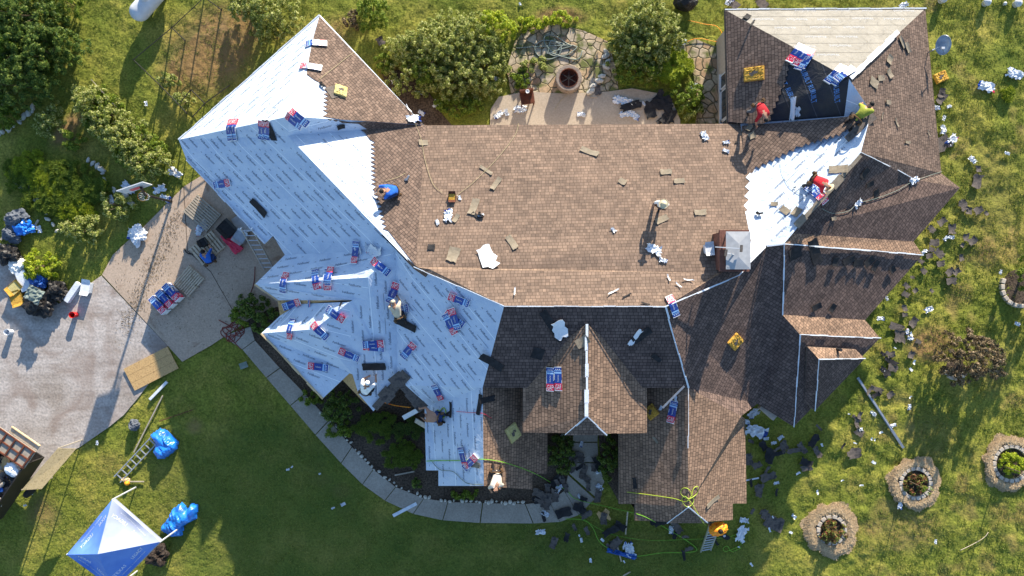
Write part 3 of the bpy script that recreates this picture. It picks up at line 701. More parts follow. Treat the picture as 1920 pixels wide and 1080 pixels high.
# chimney
ch0 = P(1381, 470, 6.5); mb = MB()
mb.box((ch0.x-.08, ch0.y, 5.4), (1.08, 1.55, 2.2), 'brick'); mb.box((ch0.x-.08, ch0.y, 6.42), (1.22, 1.7, .14), 'brick')
chim = mb.build('chimney', house)
mb = MB(); c_ = ch0; w2, d2 = .5, .77; z0, z1 = 6.72, 6.79
mb.add([(c_.x-w2, c_.y-d2, z0), (c_.x+w2, c_.y-d2, z0), (c_.x+w2, c_.y+d2, z0), (c_.x-w2, c_.y+d2, z0), (c_.x, c_.y-d2*.35, z1), (c_.x, c_.y+d2*.35, z1)],
       [(0, 1, 4), (1, 2, 5, 4), (2, 3, 5), (3, 0, 4, 5), (0, 3, 2, 1)], 'cap_metal')
for sx_, sy_ in ((-1, -1), (1, -1), (1, 1), (-1, 1)): mb.box((c_.x+sx_*.42, c_.y+sy_*.68, 6.6), (.05, .05, .26), 'galv')
mb.build('chimney_cap', chim)
mb = MB(); a = hit(1571, 655)[0]; b_ = hit(1580, 655)[0]; mb.tube([a+Vector((-.05, 0, -.1)), a+Vector((-.02, 0, .35))], .07, 'scrap_black', 10); mb.build('vent_pipe', house)
# lit knee wall by the south-east eave
mb = MB(); mb.bar(P(1426, 760, 2.6), P(1452, 783, 2.6), .3, .3, 'siding'); mb.build('bay_soffit', house)

# ================================================================== objects
def yaw(p, q): return math.atan2(q[1]-p[1], q[0]-p[0])
def world_dir(a, b):   # photo pixel direction -> world yaw
    return math.atan2(-(b[1]-a[1]), b[0]-a[0])
def rot_to(n, yaw_):   # rotation with local z along n and local x near the yaw direction
    z = n.normalized(); x = Vector((math.cos(yaw_), math.sin(yaw_), 0)); x = (x-z*x.dot(z)).normalized(); y = z.cross(x)
    return Matrix((x, y, z)).transposed()
# landmark based wording for the many small pieces
LM = [('the chimney', 1370, 475), ('the entry gable', 1100, 720), ('the satellite dish', 1768, 85), ('the fire pit', 1067, 148), ('the brown bush', 1795, 665), ('the lowest stone ring', 1557, 990),
      ('the middle stone ring', 1714, 905), ('the right stone ring', 1888, 870), ('the canopy tent', 205, 1010), ('the grass ladder', 255, 865), ('the dump trailer', 40, 850),
      ('the red bucket', 138, 588), ('the basketball hoop', 262, 358), ('the shingle pallet', 316, 558), ('the propane tank', 272, 12), ('the straw hat man', 1234, 372), ('the blue crouching man', 738, 358),
      ('the tan shirt man', 745, 578), ('the orange jacket man', 1345, 988), ('the man in dark red', 1415, 220), ('the bright red man', 1520, 345), ('the olive shirted man', 1612, 212),
      ('the garden hose coil', 1045, 85), ('the ornamental grass', 1258, 130), ('the long metal flashing', 1650, 775), ('the shirtless man', 808, 775), ('the white shirt man', 690, 722),
      ('the north-east roof corner', 1735, 16), ('the east roof corner', 1800, 352), ('the south-east roof corner', 1730, 478), ('the lowest roof tip', 1488, 800), ('the walkway end', 1050, 975), ('the right porch roof', 1290, 900),
      ('the left porch roof', 905, 850), ('the rock edged tree', 1912, 530), ('the yellow weeds', 1885, 178), ('the brick garden chair', 985, 185), ('the tall patio bush', 850, 120), ('the flower bed', 1875, 860)][:-1]
PEND = []
def later(o, desc, cat, px, py, group=None): PEND.append((o, desc, cat, px, py, group))
def dirword(dx, dy):
    a = math.degrees(math.atan2(-dy, dx)) % 360
    return ['right of', 'above right of', 'above', 'above left of', 'left of', 'below left of', 'below', 'below right of'][int((a+22.5)//45) % 8]
def resolve():
    buck = {}
    for o, desc, cat, px, py, group in PEND:
        nm, lx, ly = min(LM, key=lambda l: (l[1]-px)**2+(l[2]-py)**2)
        buck.setdefault((desc, dirword(px-lx, py-ly)+' '+nm), []).append((math.hypot(px-lx, py-ly), o, cat, group))
    ordn = ['nearest', 'second nearest', 'third nearest', 'fourth nearest', 'fifth nearest', 'sixth nearest', 'seventh nearest', 'eighth nearest', 'ninth nearest', 'tenth nearest']
    for (desc, where), L_ in buck.items():
        L_.sort(key=lambda t_: t_[0])
        for i, (d, o, cat, group) in enumerate(L_):
            lab = desc+' '+where
            if len(L_) > 1: lab = desc+', '+(ordn[i] if i < 10 else '%dth nearest' % (i+1))+' '+where
            tag(o, lab, cat, group)

# ---------------------------------------------------- shingle bundles (draped over the roof)
def bundle(red, other, label, lvl=0, wd=.335, ln=None, group='wrapped shingle bundles on the roof', base=None, th=.085, lettering=True):
    cx, cy = (red[0]+other[0])/2, (red[1]+other[1])/2
    if base is None: c_, n = hit(cx, cy)
    else: c_, n = P(cx, cy, base), Vector((0, 0, 1))
    a = P(red[0], red[1], c_.z) if base is not None else hit(*red)[0]; b_ = P(other[0], other[1], c_.z) if base is not None else hit(*other)[0]
    d = (b_-a); L3 = 1.0; d.z = 0; d.normalize(); s_ = Vector((-d.y, d.x, 0))
    if base is None:
        z1 = rz(c_.x+d.x*.2, c_.y+d.y*.2); z0 = rz(c_.x-d.x*.2, c_.y-d.y*.2); sl = math.hypot(1, (z1-z0)/.4)
    else: sl = 1
    hl = .5/sl
    def hz(x, y): return base if base is not None else rz(x, y, c_.z)
    cache = {}
    def zat(u):
        if u in cache: return cache[u]
        v_ = 0; k = 0
        for q in (-.12, -.06, 0, .06, .12):
            uu = max(-1, min(1, u+q)); p = c_+d*(uu*hl); v_ += hz(p.x, p.y); k += 1
        cache[u] = v_/k; return cache[u]
    side = (hz(*(c_+s_*.15)[:2])-hz(*(c_-s_*.15)[:2]))/.3
    side = max(-.9, min(.9, side))
    off = .02+lvl*th
    def pt(u, v, h):
        p = c_+d*(u*hl)+s_*(v*wd/2/math.hypot(1, side)); return Vector((p.x, p.y, zat(round(u, 3))+side*(v*wd/2)+h+off))
    mb = MB(); us = [-1, -.94, -.7, -.5, -.36, -.1, .2, .45, .52, .58, .66, .72, .9, .96, 1]
    def colr(k, j):
        u = (us[k]+us[k+1])/2
        if u < -.94 or u > .96: return 'white_wrap'
        if u < -.36: return 'red_wrap'
        if .45 < u < .58: return 'sky_wrap'
        if .66 < u < .72: return 'sky_wrap'
        return 'navy_wrap'
    jit = random.uniform(-.012, .012)
    vs = [-1, -.88, 0, .88, 1]
    for k in range(len(us)-1):
        for j in range(4):
            tp = [pt(us[k], vs[j], th), pt(us[k+1], vs[j], th), pt(us[k+1], vs[j+1], th), pt(us[k], vs[j+1], th)]
            mb.add(tp, [(0, 1, 2, 3)], 'white_wrap' if j in (0, 3) and random.random() < .35 else colr(k, j))
        for v in (-1, 1):
            mb.add([pt(us[k], v, 0), pt(us[k+1], v, 0), pt(us[k+1], v, th), pt(us[k], v, th)], [(0, 1, 2, 3)], 'white_wrap' if random.random() < .3 else colr(k, 0))
    for u in (-1, 1): mb.add([pt(u, -1, 0), pt(u, 1, 0), pt(u, 1, th), pt(u, -1, th)], [(0, 1, 2, 3)], 'white_wrap')
    root = thing('shingle_bundle', label, 'shingle bundle', c_, 0, group)
    o = mb.build('wrapper', None, origin=c_); o.parent = root; o.location = (0, 0, 0)
    if lettering:
        mt = MB()
        def put(word, uc, su, sv, rot, mat):
            gv, gf = text_geo(word); vs2 = []
            for (x, y) in gv:
                if rot: x, y = y, -x
                vs2.append(pt(uc+x*su, y*sv, th+.006))
            mt.add(vs2, gf, mat)
        put('GAF', -.66, .42, 1.5, 1, 'white_wrap')
        put('Timberline', .04, .56, .42, 0, 'white_wrap')
        for v in (-.5, 0, .5):
            p = [pt(.76, v-.12, th+.006), pt(.84, v-.12, th+.006), pt(.84, v+.12, th+.006), pt(.76, v+.12, th+.006)]; mt.add(p, [(0, 1, 2, 3)], 'white_wrap')
        q = mt.build('lettering', None, origin=c_); q.parent = root; q.location = (0, 0, 0)
    return root
BUN = [((612, 79), (572, 82), 'topmost bundle straddling the hip near the north-west roof peak'),
 ((562, 123), (602, 126), 'second bundle down the north-west hip, red end on white felt'),
 ((430, 229), (428, 254), 'left of two upright bundles on the far left hip'), ((438, 228), (435, 253), 'right of two upright bundles on the far left hip'),
 ((492, 229), (492, 262), 'left of two upright bundles beside the black strip on the left hip'), ((500, 229), (499, 262), 'right of two upright bundles, touching the black strip on the left hip'),
 ((538, 217), (562, 237), 'lower of two slanted bundles at the left wing peak'), ((546, 210), (571, 230), 'upper of two slanted bundles at the left wing peak'),
 ((429, 332), (405, 359), 'lone bundle near the left eave above the pallets'),
 ((665, 492), (669, 455), 'bundle beside the white squares at the valley top'), ((696, 486), (729, 513), 'slanted bundle right of the white squares'),
 ((534, 512), (528, 547), 'bundle nearest the left tip of the upper small gable'), ((594, 543), (589, 505), 'upright bundle, left of the trio on the small gable ridge'),
 ((612, 541), (613, 508), 'lower bundle of the crossed pair on the small gable ridge'), ((563, 565), (533, 576), 'bundle lying over the wooden notch at the left eave'),
 ((637, 567), (599, 566), 'horizontal bundle between the two small gables'), ((643, 601), (613, 578), 'slanted bundle just below the horizontal one between small gables'),
 ((541, 635), (546, 600), 'upright bundle nearest the tip of the lower small gable'), ((586, 607), (612, 634), 'slanted bundle at the middle of the lower small gable'),
 ((637, 657), (673, 673), 'bundle in the middle of the lower blue slope'), ((578, 685), (616, 690), 'lowest left bundle near the walkway side eave'),
 ((682, 650), (719, 653), 'lower bundle of the flat stacked pair in the blue slope'), ((778, 643), (754, 671), 'lone slanted bundle right of the stacked pair'),
 ((829, 753), (812, 719), 'bundle just above the shirtless man'), ((744, 531), (731, 567), 'bundle above the cap of the tan shirted man'),
 ((731, 583), (770, 577), 'bundle underneath the tan shirted man'), ((841, 555), (879, 570), 'bundle right below the main ridge end'),
 ((835, 585), (869, 610), 'underneath bundle of the crossed heap below the ridge'), ((852, 624), (835, 592), 'steep left bundle of the crossed heap below the ridge'),
 ((894, 853), (868, 880), 'red ended bundle on the left low porch roof'), ((873, 876), (863, 840), 'blue upright bundle on the left low porch roof'),
 ((1031, 734), (1031, 688), 'left of two bundles side by side on the entry gable'), ((1047, 734), (1045, 686), 'right of two bundles side by side on the entry gable'),
 ((1255, 556), (1269, 592), 'bundle laid over the main ridge right end'), ((1256, 790), (1263, 754), 'bundle above the right low porch ridge'),
 ((1540, 372), (1514, 352), 'lower bundle held by the man in bright red'), ((1549, 377), (1524, 350), 'upper bundle held by the man in bright red'),
 ((1484, 109), (1500, 88), 'left bundle of the four beside the black felt'), ((1494, 115), (1510, 93), 'second bundle of the four beside the black felt'), ((1513, 100), (1500, 122), 'third bundle of the four beside the black felt'),
 ((1520, 97), (1508, 118), 'right bundle of the four beside the black felt'),
 ((1579, 125), (1556, 149), 'left bundle of the heap on the north-east peak'), ((1588, 128), (1568, 152), 'middle bundle of the heap on the north-east peak')]
for r_, o_, lab in BUN: bundle(r_, o_, 'navy and red '+lab)
bundle((621, 499), (615, 535), 'upper bundle of the crossed pair on the small gable ridge', lvl=1)
bundle((721, 644), (681, 646), 'upper bundle of the flat stacked pair in the blue slope', lvl=1)
bundle((846, 578), (859, 618), 'top bundle of the crossed heap below the ridge, red end up', lvl=1)
bundle((1595, 130), (1571, 146), 'top bundle lying across the heap on the north-east peak', lvl=1)
# pallet of shingles on the driveway
def pallet(px, py, q, dims, label, group='wooden shipping pallets on the concrete driveway', mat='wood_pale', cat='pallet'):
    t = thing('wooden_pallet', label, cat, P(px, py, .03), world_dir((px, py), q), group); L_, W_ = dims
    for i in range(9):
        MB().box((-L_/2+L_*(i+.5)/9, 0, .135), (L_/9*.66, W_, .022), mat).build('deck_board', t)
    for y in (-.48, 0, .48): MB().box((0, y*W_, .062), (L_, .04, .12), mat).build('stringer', t)
    return t
pallet(381, 400, (398, 380), (1.15, 1.55), 'weathered grey wooden pallet half in sun, nearest the eave', mat='wood_grey')
pallet(390, 465, (420, 440), (1.5, 1.05), 'wooden pallet with a man in blue sitting at its lower end')
pallet(356, 527, (378, 546), (1.05, 1.2), 'empty pale wooden pallet next to the stacked shingle bundles')
pallet(317, 560, (337, 581), (1.15, 1.15), 'wooden pallet under the stack of shingle bundles', mat='wood_grey')
for k in range(6):
    for j in range(3):
        cx, cy = 317+(j-1)*12.3, 560-(j-1)*11.5
        bundle((cx+14+random.uniform(-.6, .6), cy+15), (cx-14, cy-15+random.uniform(-.6, .6)), 'navy and red shingle bundle in the '+['bottom', 'second', 'third', 'fourth', 'fifth', 'top'][k]+' layer of the driveway stack, '+['left', 'middle', 'right'][j]+' row',
               lvl=k, base=.15, group='bundles stacked on the driveway pallet', lettering=k == 5)

# ---------------------------------------------------- draped flat pieces (sheets, scraps, boards)
def flat_piece(name, px, py, yawp, L_, W_, mat, th=.012, jag=0, curl=0.0, seed=0, roof=False, lift=.02, crumple=0, base=None, smooth=False):
    rr = random.Random(seed*7+int(px)+int(py)*3)
    if roof: c_, n = hit(px, py)
    else: c_, n = P(px, py, base if base is not None else .03), Vector((0, 0, 1))
    R = rot_to(n, yawp); nx_, ny_ = (5, 4) if crumple == 0 else (9, 7)
    mb = MB(); vs = []
    for j in range(ny_+1):
        for i in range(nx_+1):
            u = (i/nx_-.5)*L_; v = (j/ny_-.5)*W_
            if jag:
                e = 1
                if i in (0, nx_): u += rr.uniform(-jag, jag)*L_*.3
                if j in (0, ny_): v += rr.uniform(-jag, jag)*W_*.45
            h = lift+curl*((i/nx_-.5)**2)*4*rr.uniform(.8, 1.2)
            if crumple: h += abs(rr.gauss(0, crumple)); u += rr.uniform(-.3, .3)*L_/nx_*1.1; v += rr.uniform(-.3, .3)*W_/ny_*1.1
            vs.append(R@Vector((u, v, h)))
    nn_ = len(vs); vs += [v-R@Vector((0, 0, th)) for v in vs]
    ix = lambda i, j: j*(nx_+1)+i
    fs = []
    for j in range(ny_):
        for i in range(nx_):
            q = [ix(i, j), ix(i+1, j), ix(i+1, j+1), ix(i, j+1)]; fs.append(q); fs.append([k+nn_ for k in reversed(q)])
    bd = [ix(i, 0) for i in range(nx_)]+[ix(nx_, j) for j in range(ny_)]+[ix(i, ny_) for i in range(nx_, 0, -1)]+[ix(0, j) for j in range(ny_, 0, -1)]
    for k in range(len(bd)):
        a, b_ = bd[k], bd[(k+1) % len(bd)]; fs.append([a, a+nn_, b_+nn_, b_])
    mb.add(vs, fs, mat); o = mb.build(name, smooth=smooth); o.location = c_; return o
A_ = lambda deg: math.radians(deg)
# white / blue / red plastic wrapper litter
def litter(px, py, s_, roof=False, mat=None, yw=None, asp=.55, name='plastic_wrapper', desc=None, red=True):
    mat = mat or 'white_plastic'
    o = flat_piece(name, px, py, yw if yw is not None else random.uniform(0, 3.1), s_*.85, s_*.85*asp, mat, crumple=.045*min(1, s_/.5)+.01, roof=roof, seed=3, lift=.03, th=.006, jag=.35, smooth=False)
    if red and s_ > .3:
        for nm in ('navy_wrap', 'red_wrap'): o.data.materials.append(M[nm])
        rr = random.Random(int(px*7+py))
        a = rr.uniform(0, 6.28); ca, sa = math.cos(a), math.sin(a)
        for p in o.data.polygons:
            t_ = (p.center.x*ca+p.center.y*sa)/s_
            if t_ > .34: p.material_index = 1
            elif t_ < -.42 and rr.random() < .6: p.material_index = 2
    return o
RW = [(840, 405, .7), (820, 418, .3), (1225, 468, .8), (1243, 489, .4), (1320, 256, .55), (1361, 268, .35), (1361, 284, .35), (775, 224, .75), (1607, 381, .5), (1712, 338, .55), (690, 466, .4), (862, 372, .25), (1495, 208, .5), (1600, 246, .35), (902, 405, .3), (1150, 432, .3), (1268, 748, .3), (1240, 765, .25), (790, 212, .4)]
for px, py, s_ in RW:
    later(litter(px, py, s_, roof=True), 'white roof wrapper', 'wrapper', px, py, 'torn wrappers on the roof')
GW = [(1848, 163, .95), (1901, 139, .9), (1754, 202, .45), (1778, 200, .3), (1769, 222, .3), (1767, 244, .55), (1783, 263, .75), (1822, 300, .5), (1887, 288, .3), (1740, 580, .5), (1700, 622, .35), (1706, 634, .35), (1906, 607, .35), (1704, 763, .35), (1674, 797, .35), (1686, 946, .45), (1753, 1015, .25),
      (1488, 968, .3), (1732, 472, .35), (1772, 447, .35), (1783, 445, .35), (1650, 597, .4), (1662, 560, .25), (1612, 805, .3), (1637, 775, .4), (1875, 510, .25), (1417, 808, 1.2), (1412, 775, .7), (1397, 790, .5), (1463, 820, .35), (1436, 822, .3), (1450, 830, .3), (1455, 905, .3), (1390, 1000, .9), (1395, 975, .5),
      (1047, 915, .55), (1124, 913, .5), (1013, 997, .55), (1258, 993, .45), (1090, 1012, .25), (1122, 885, .3), (1180, 1030, .9), (1090, 832, .35), (1056, 816, .4), (1022, 962, .5), (1086, 930, .3), (644, 945, .3), (625, 952, .2),
      (975, 205, .7), (935, 216, .6), (950, 212, .4), (1090, 215, .45), (1163, 188, .8), (1183, 192, .5), (1172, 214, .7), (1190, 218, .6), (1207, 195, .3), (1166, 82, .45), (1278, 80, .5), (738, 150, .5), (1300, 163, .5), (1367, 4, .5), (1693, 10, .5), (975, 8, .2), (1292, 130, .3), (930, 148, .35), (820, 198, .5), (785, 175, .4),
      (258, 440, 1.0), (375, 435, .5), (380, 425, .8), (330, 325, .8), (300, 355, .7), (242, 352, .9), (310, 372, .6), (275, 195, .3), (55, 345, .5), (75, 370, .5), (210, 375, .5), (75, 430, .4), (117, 430, .35), (183, 830, .25), (48, 947, .2), (52, 915, .2), (60, 925, .2), (540, 880, .2), (600, 888, .15), (548, 875, .15)]
for px, py, s_ in GW:
    later(litter(px, py, s_), 'white wrapper on the ground', 'wrapper', px, py, 'torn wrappers on the ground')
# white strips and sticks
for px, py, L_, W_, an in [(915, 483, 1.0, .65, -70), (1050, 617, .8, .5, -70), (1190, 632, .8, .2, 60), (1272, 536, .3, .06, -50), (1290, 526, .45, .05, -5), (1253, 522, .3, .06, -75), (965, 548, .35, .05, 85), (1150, 548, .5, .05, 30), (673, 470, .35, .35, 5), (699, 467, .4, .4, 50), (709, 475, .4, .4, 10),
                          (1486, 205, .2, 1.0, 10), (820, 195, .4, .06, -60), (765, 205, .4, .06, -60)]:
    o = flat_piece('paper_sheet', px, py, A_(an), L_, W_, 'white_wrap', roof=True, jag=.35, curl=.06, lift=.06, seed=5)
    later(o, 'loose white sheet', 'sheet', px, py, 'loose white sheets on the roof')
# loose grey shingles on the roof
for px, py, L_, W_, an in [(1105, 285, 1.0, .33, -25), (930, 345, .8, .28, 60), (888, 388, .9, .4, 75), (1248, 323, .6, .33, 2), (1273, 340, .55, .3, 5), (1167, 341, .4, .35, -35), (960, 455, .8, .35, -60), (850, 478, .8, .6, 75), (912, 320, .8, .2, -40), (1313, 399, .6, .33, 2), (1240, 412, .7, .35, 30), (855, 410, .5, .25, 60),
                          (793, 268, .5, .35, 10), (1690, 80, .25, .7, 30), (1667, 112, .5, .4, 60), (1637, 155, .6, .5, -20), (1667, 138, .5, .35, -50), (1700, 90, .3, .6, 25), (1650, 147, .5, .3, 10), (1664, 192, .35, .25, 0), (1680, 230, .5, .1, -60), (1700, 267, .4, .15, 0), (1740, 250, .4, .06, -60), (1653, 218, .4, .06, 70),
                          (1472, 395, .5, .35, -45), (1493, 398, .5, .4, 50), (1452, 383, .35, .25, -10), (1383, 650-180, .1, .1, 0), (1335, 940, 1.0, .25, 20), (1093, 640, .7, .5, 30), (1230, 825, .4, .15, -40), (1562, 660-250, .3, .2, 10), (1572, 318, .9, .45, -10), (888, 868+3, .95, .3, 2), (1410, 255, .35, .4, 20), (1405, 240, .4, .3, 60)]:
    o = flat_piece('loose_shingle', px, py, A_(an), L_*.85, W_*.8, 'scrap_grey', roof=True, jag=.12, curl=.04, lift=.035, seed=9)
    later(o, 'loose grey roof shingle', 'shingle', px, py, 'loose shingles on the roof')
# dark shingles / felt strips on the roof
for px, py, L_, W_, an in [(486, 389, .95, .33, -48), (507, 243, .95, .33, 88), (639, 237, .33, .22, 0), (762, 608, 1.0, .33, -18), (702, 687, 1.1, .35, 6), (922, 678, 1.1, .33, -35), (900, 758, .9, .2, 75), (912, 749, .8, .25, 5), (846, 768, .7, .12, 88), (838, 776, .6, .1, 25), (809, 464, .3, .25, 0), (640, 570, .25, .08, 80),
                          (1380, 168+100, .1, .1, 0), (1035, 610, 1.6, .35, -60), (1008, 662, .5, .5, -20), (1203, 628, .9, .35, 40), (1230, 700-30, .5, .2, -40), (1191, 905, .5, .18, -80), (1400, 33, .35, .25, 50), (1410, 45, .5, .08, 60), (1527, 470, 1.2, .5, -60), (1490, 475, .6, .5, 20), (1607, 492, .5, .35, 0), (1628, 490, .5, .35, 40),
                          (1640, 498, .5, .3, 70), (1590, 488, .6, .3, 20), (1565, 490, .4, .3, 90), (1672, 505, .3, .35, 40), (1530, 575, .5, .3, 20), (1560, 577, .4, .3, 60), (1620, 325, .5, .3, 60), (1630, 345, .4, .25, 20), (1642, 362, .4, .3, -60), (1490, 102+250, .1, .05, 0), (893, 405, .45, .15, -40), (1210, 570, .35, .06, -20), (1175, 555, .4, .06, 30)]:
    o = flat_piece('dark_shingle', px, py, A_(an), L_, W_, 'scrap_black', roof=True, jag=.1, curl=.03, lift=.045, seed=4)
    later(o, 'dark loose roof shingle', 'shingle', px, py, 'dark loose shingles on the roof')
# torn shingles on the lawn
rl = random.Random(21)
SC = [(1833, 395, .4), (1848, 400, .2), (1805, 385, .5), (1815, 395, .35), (1765, 415, .4), (1745, 430, .35), (1760, 475, .45), (1783, 430, .45), (1810, 445, .35), (1822, 452, .45), (1750, 455, .4), (1803, 460, .2), (1801, 483, .3), (1762, 495, .35), (1730, 508, .3), (1780, 510, .4), (1792, 510, .35),
      (1782, 527, .45), (1709, 520, .2), (1698, 536, .3), (1697, 552, .35), (1695, 577, .3), (1695, 590, .25), (1711, 605, .45), (1686, 630, .6), (1670, 665, .35), (1672, 690, .45), (1708, 665, .35), (1662, 702, .3), (1610, 850-40, .4), (1601, 849, .6), (1450, 980, .8), (1831, 340, .6), (1833, 317, .3), (1763, 185, .5), (1765, 175, .4), (1765, 270, .8),
      (1741, 480, .3), (1725, 490, .25), (1715, 545, .25), (1745, 545, .2), (1668, 740, .35), (1745, 468, .3), (1720, 640, .25), (1375, 8, .5), (1428, 6, .6), (1120, 165+5, .4), (714, 78, .4)]
for px, py, s_ in SC:
    o = flat_piece('torn_shingle', px, py, rl.uniform(0, 3), s_*1.1, s_*.8, 'scrap', jag=.3, curl=.04, lift=.06, seed=2)
    later(o, 'torn shingle on sunny grass', 'shingle', px, py, 'torn shingles on the sunny lawn')
def scatter(poly, n_, mn, mx, mats, name, desc, group, cat='shingle'):
    xs_ = [p[0] for p in poly]; ys_ = [p[1] for p in poly]; k = 0
    while k < n_:
        x = rl.uniform(min(xs_), max(xs_)); y = rl.uniform(min(ys_), max(ys_))
        if not inpoly(np.array([x]), np.array([y]), poly)[0]: continue
        s_ = rl.uniform(mn, mx)
        o = flat_piece(name, x, y, rl.uniform(0, 3), s_*1.3, s_*rl.uniform(.35, .8), rl.choice(mats), jag=.3, curl=.05, lift=rl.uniform(.05, .1), seed=k)
        later(o, desc, cat, x, y, group); k += 1
scatter([(1402, 800), (1480, 800), (1590, 790), (1640, 700), (1650, 640), (1690, 600), (1680, 690), (1600, 830), (1500, 900), (1470, 940), (1402, 990)], 38, .2, .6, ['scrap', 'scrap_black', 'scrap'], 'torn_shingle', 'torn shingle on shaded grass', 'torn shingles on the shaded lawn')
scatter([(1130, 960), (1300, 985), (1400, 985), (1370, 1010), (1250, 1050), (1190, 1020), (1080, 1040), (1020, 1010), (1060, 985)], 20, .25, .6, ['scrap', 'scrap_black'], 'torn_shingle', 'torn shingle on front grass', 'torn shingles on the front lawn')
scatter([(1000, 900), (1060, 900), (1075, 850), (1125, 850), (1130, 920), (1100, 965), (1040, 975), (1000, 960)], 26, .25, .6, ['scrap', 'scrap_black', 'leafbrown'] if False else ['scrap', 'scrap_black', 'scrap'], 'torn_shingle', 'torn shingle on the entry walk', 'torn shingles on the entry walkway')
scatter([(1150, 178), (1240, 178), (1265, 215), (1240, 226), (1150, 226)], 9, .35, .8, ['scrap_black'], 'torn_shingle', 'black torn patio shingle', 'torn shingles on the patio')
scatter([(1080, 990), (1400, 1000), (1500, 870), (1640, 690), (1700, 560), (1720, 720), (1600, 1000), (1400, 1070), (1100, 1070)], 30, .08, .18, ['white_plastic'], 'paper_scrap', 'tiny white grass scrap', 'tiny white scraps on the grass', 'scrap')

# ---------------------------------------------------- pads, boards, boxes
def pad(px, py, q, dims, label, roof=True, mat='foam_pad', z=0.05, th=.12, extra=0):
    c_, n = hit(px, py) if roof else (P(px, py, z), Vector((0, 0, 1)))
    t = thing('foam_pad', label, 'foam pad', c_); R = rot_to(n, world_dir((px, py), q)); L_, W_ = dims
    mb = MB(); rr = random.Random(int(px)); N_ = 12; vs = []
    for j in range(N_+1):
        for i in range(N_+1):
            u = i/N_-.5; v = j/N_-.5; e = max(abs(u), abs(v))*2
            uu = u*L_*(1-.03*rr.random() if e > .95 else 1); vv = v*W_*(1-.03*rr.random() if e > .95 else 1)
            vs.append(R@Vector((uu, vv, extra+th*(1-.15*(e > .95))+rr.gauss(0, .008)-(.035 if rr.random() < .12 and e < .7 else 0))))
    k = len(vs); vs += [R@Vector(((i/N_-.5)*L_, (j/N_-.5)*W_, extra-.02)) for j in range(N_+1) for i in range(N_+1)]
    ix = lambda i, j: j*(N_+1)+i; fs = []
    for j in range(N_):
        for i in range(N_):
            q_ = [ix(i, j), ix(i+1, j), ix(i+1, j+1), ix(i, j+1)]; fs.append(q_); fs.append([a+k for a in reversed(q_)])
    bd = [ix(i, 0) for i in range(N_)]+[ix(N_, j) for j in range(N_)]+[ix(i, N_) for i in range(N_, 0, -1)]+[ix(0, j) for j in range(N_, 0, -1)]
    for a in range(len(bd)): fs.append([bd[a], bd[a]+k, bd[(a+1) % len(bd)]+k, bd[(a+1) % len(bd)]])
    mb.add(vs, fs, mat); mb.build('cushion', t)
    MB().add([R@Vector((x*L_*.22, y*W_*.2+.02*math.sin(9*x), extra+th+.008)) for x, y in ((-1, -.6), (-.3, -.9), (.2, -.3), (.9, -.2), (1, .5), (.1, .9), (-.5, .3), (-1, .6))], [list(range(8))], 'scrap').build('worn_patch', t)
    return t
pad(1414, 139, (1440, 139), (.88, .62), 'worn yellow foam pad on the west slope of the north-east roof')
pad(1378, 640, (1392, 625), (.6, .58), 'tilted yellow foam pad on the shaded slope below the chimney')
pad(638, 172, (655, 172), (.55, .55), 'pale yellow foam pad beside a dark shingle on the left wing', mat='foam_pad_pale', extra=.02)
pad(961, 811, (985, 800), (.62, .72), 'pale green foam pad on the left low porch roof', mat='foam_pad_pale')
pad(1222, 772, (1240, 760), (.55, .55), 'brown foam pad right below the entry gable eave')
pad(1763, 145, (1785, 135), (.62, .5), 'yellow foam pad on the grass below the satellite dish', roof=False, z=.1)
o = flat_piece('dark_shingle', 628, 172, A_(-60), .6, .7, 'scrap', roof=True, lift=.03, seed=3); tag(o, 'dark shingle sticking out from under the pale left wing pad', 'shingle')
o = flat_piece('osb_scrap', 1133, 967, A_(20), .65, .5, 'osb', jag=.5, lift=.08); tag(o, 'broken orange wood sheet scrap on the grass by the walkway', 'wood scrap')
def board(name, a, b_, wd, th, mat, label, cat, z=.06, z2=None):
    A1 = P(a[0], a[1], z); B1 = P(b_[0], b_[1], z if z2 is None else z2)
    mb = MB(); mb.bar(A1, B1, wd, th, mat); return tag(mb.build(name, bevel=.004), label, cat)
board('wooden_stake', (1177, 958), (1173, 1002), .07, .04, 'wood_pale', 'upright wooden lath on grass below the right porch corner', 'lath')
board('wooden_stake', (1155, 1014), (1165, 1053), .06, .04, 'wood_pale', 'wooden lath crossing the blue grey plastic strip', 'lath')
board('wooden_stake', (1168, 1080), (1182, 1072), .06, .04, 'wood_pale', 'short wooden lath at the bottom edge of the lawn', 'lath')
board('wooden_stake', (740, 891), (777, 884), .07, .04, 'wood_grey', 'grey lath on the mulch left of the porch roof', 'lath')
board('metal_flashing', (1608, 708), (1694, 840), .13, .03, 'galv', 'long bent metal flashing strip on the east lawn', 'flashing')
board('metal_flashing', (1610, 712), (1672, 806), .05, .06, 'alu', 'narrow metal strip lying along the long flashing', 'flashing', z=.1)
board('plastic_pipe', (281, 749), (313, 716), .13, .1, 'white_plastic', 'white downspout piece at the lawn edge by the plywood', 'downspout')
board('wooden_pole', (251, 848), (305, 742), .06, .05, 'wood_grey', 'long thin pole with white ends above the ladder', 'pole')
board('rusty_rod', (298, 790), (362, 768), .04, .03, 'rust', 'rusty rod in the grass right of the long pole', 'rod')
board('white_gutter', (737, 967), (781, 944), .16, .05, 'white_plastic', 'white gutter offcut lying over the walkway edge', 'gutter')
board('white_gutter', (1397, 901), (1423, 896), .07, .05, 'white_plastic', 'thin pale gutter piece right of the right porch', 'gutter')
board('white_tube', (125, 565), (149, 531), .28, .25, 'white_plastic', 'white rolled tube on the gravel above the red bucket', 'tube', z=.15)
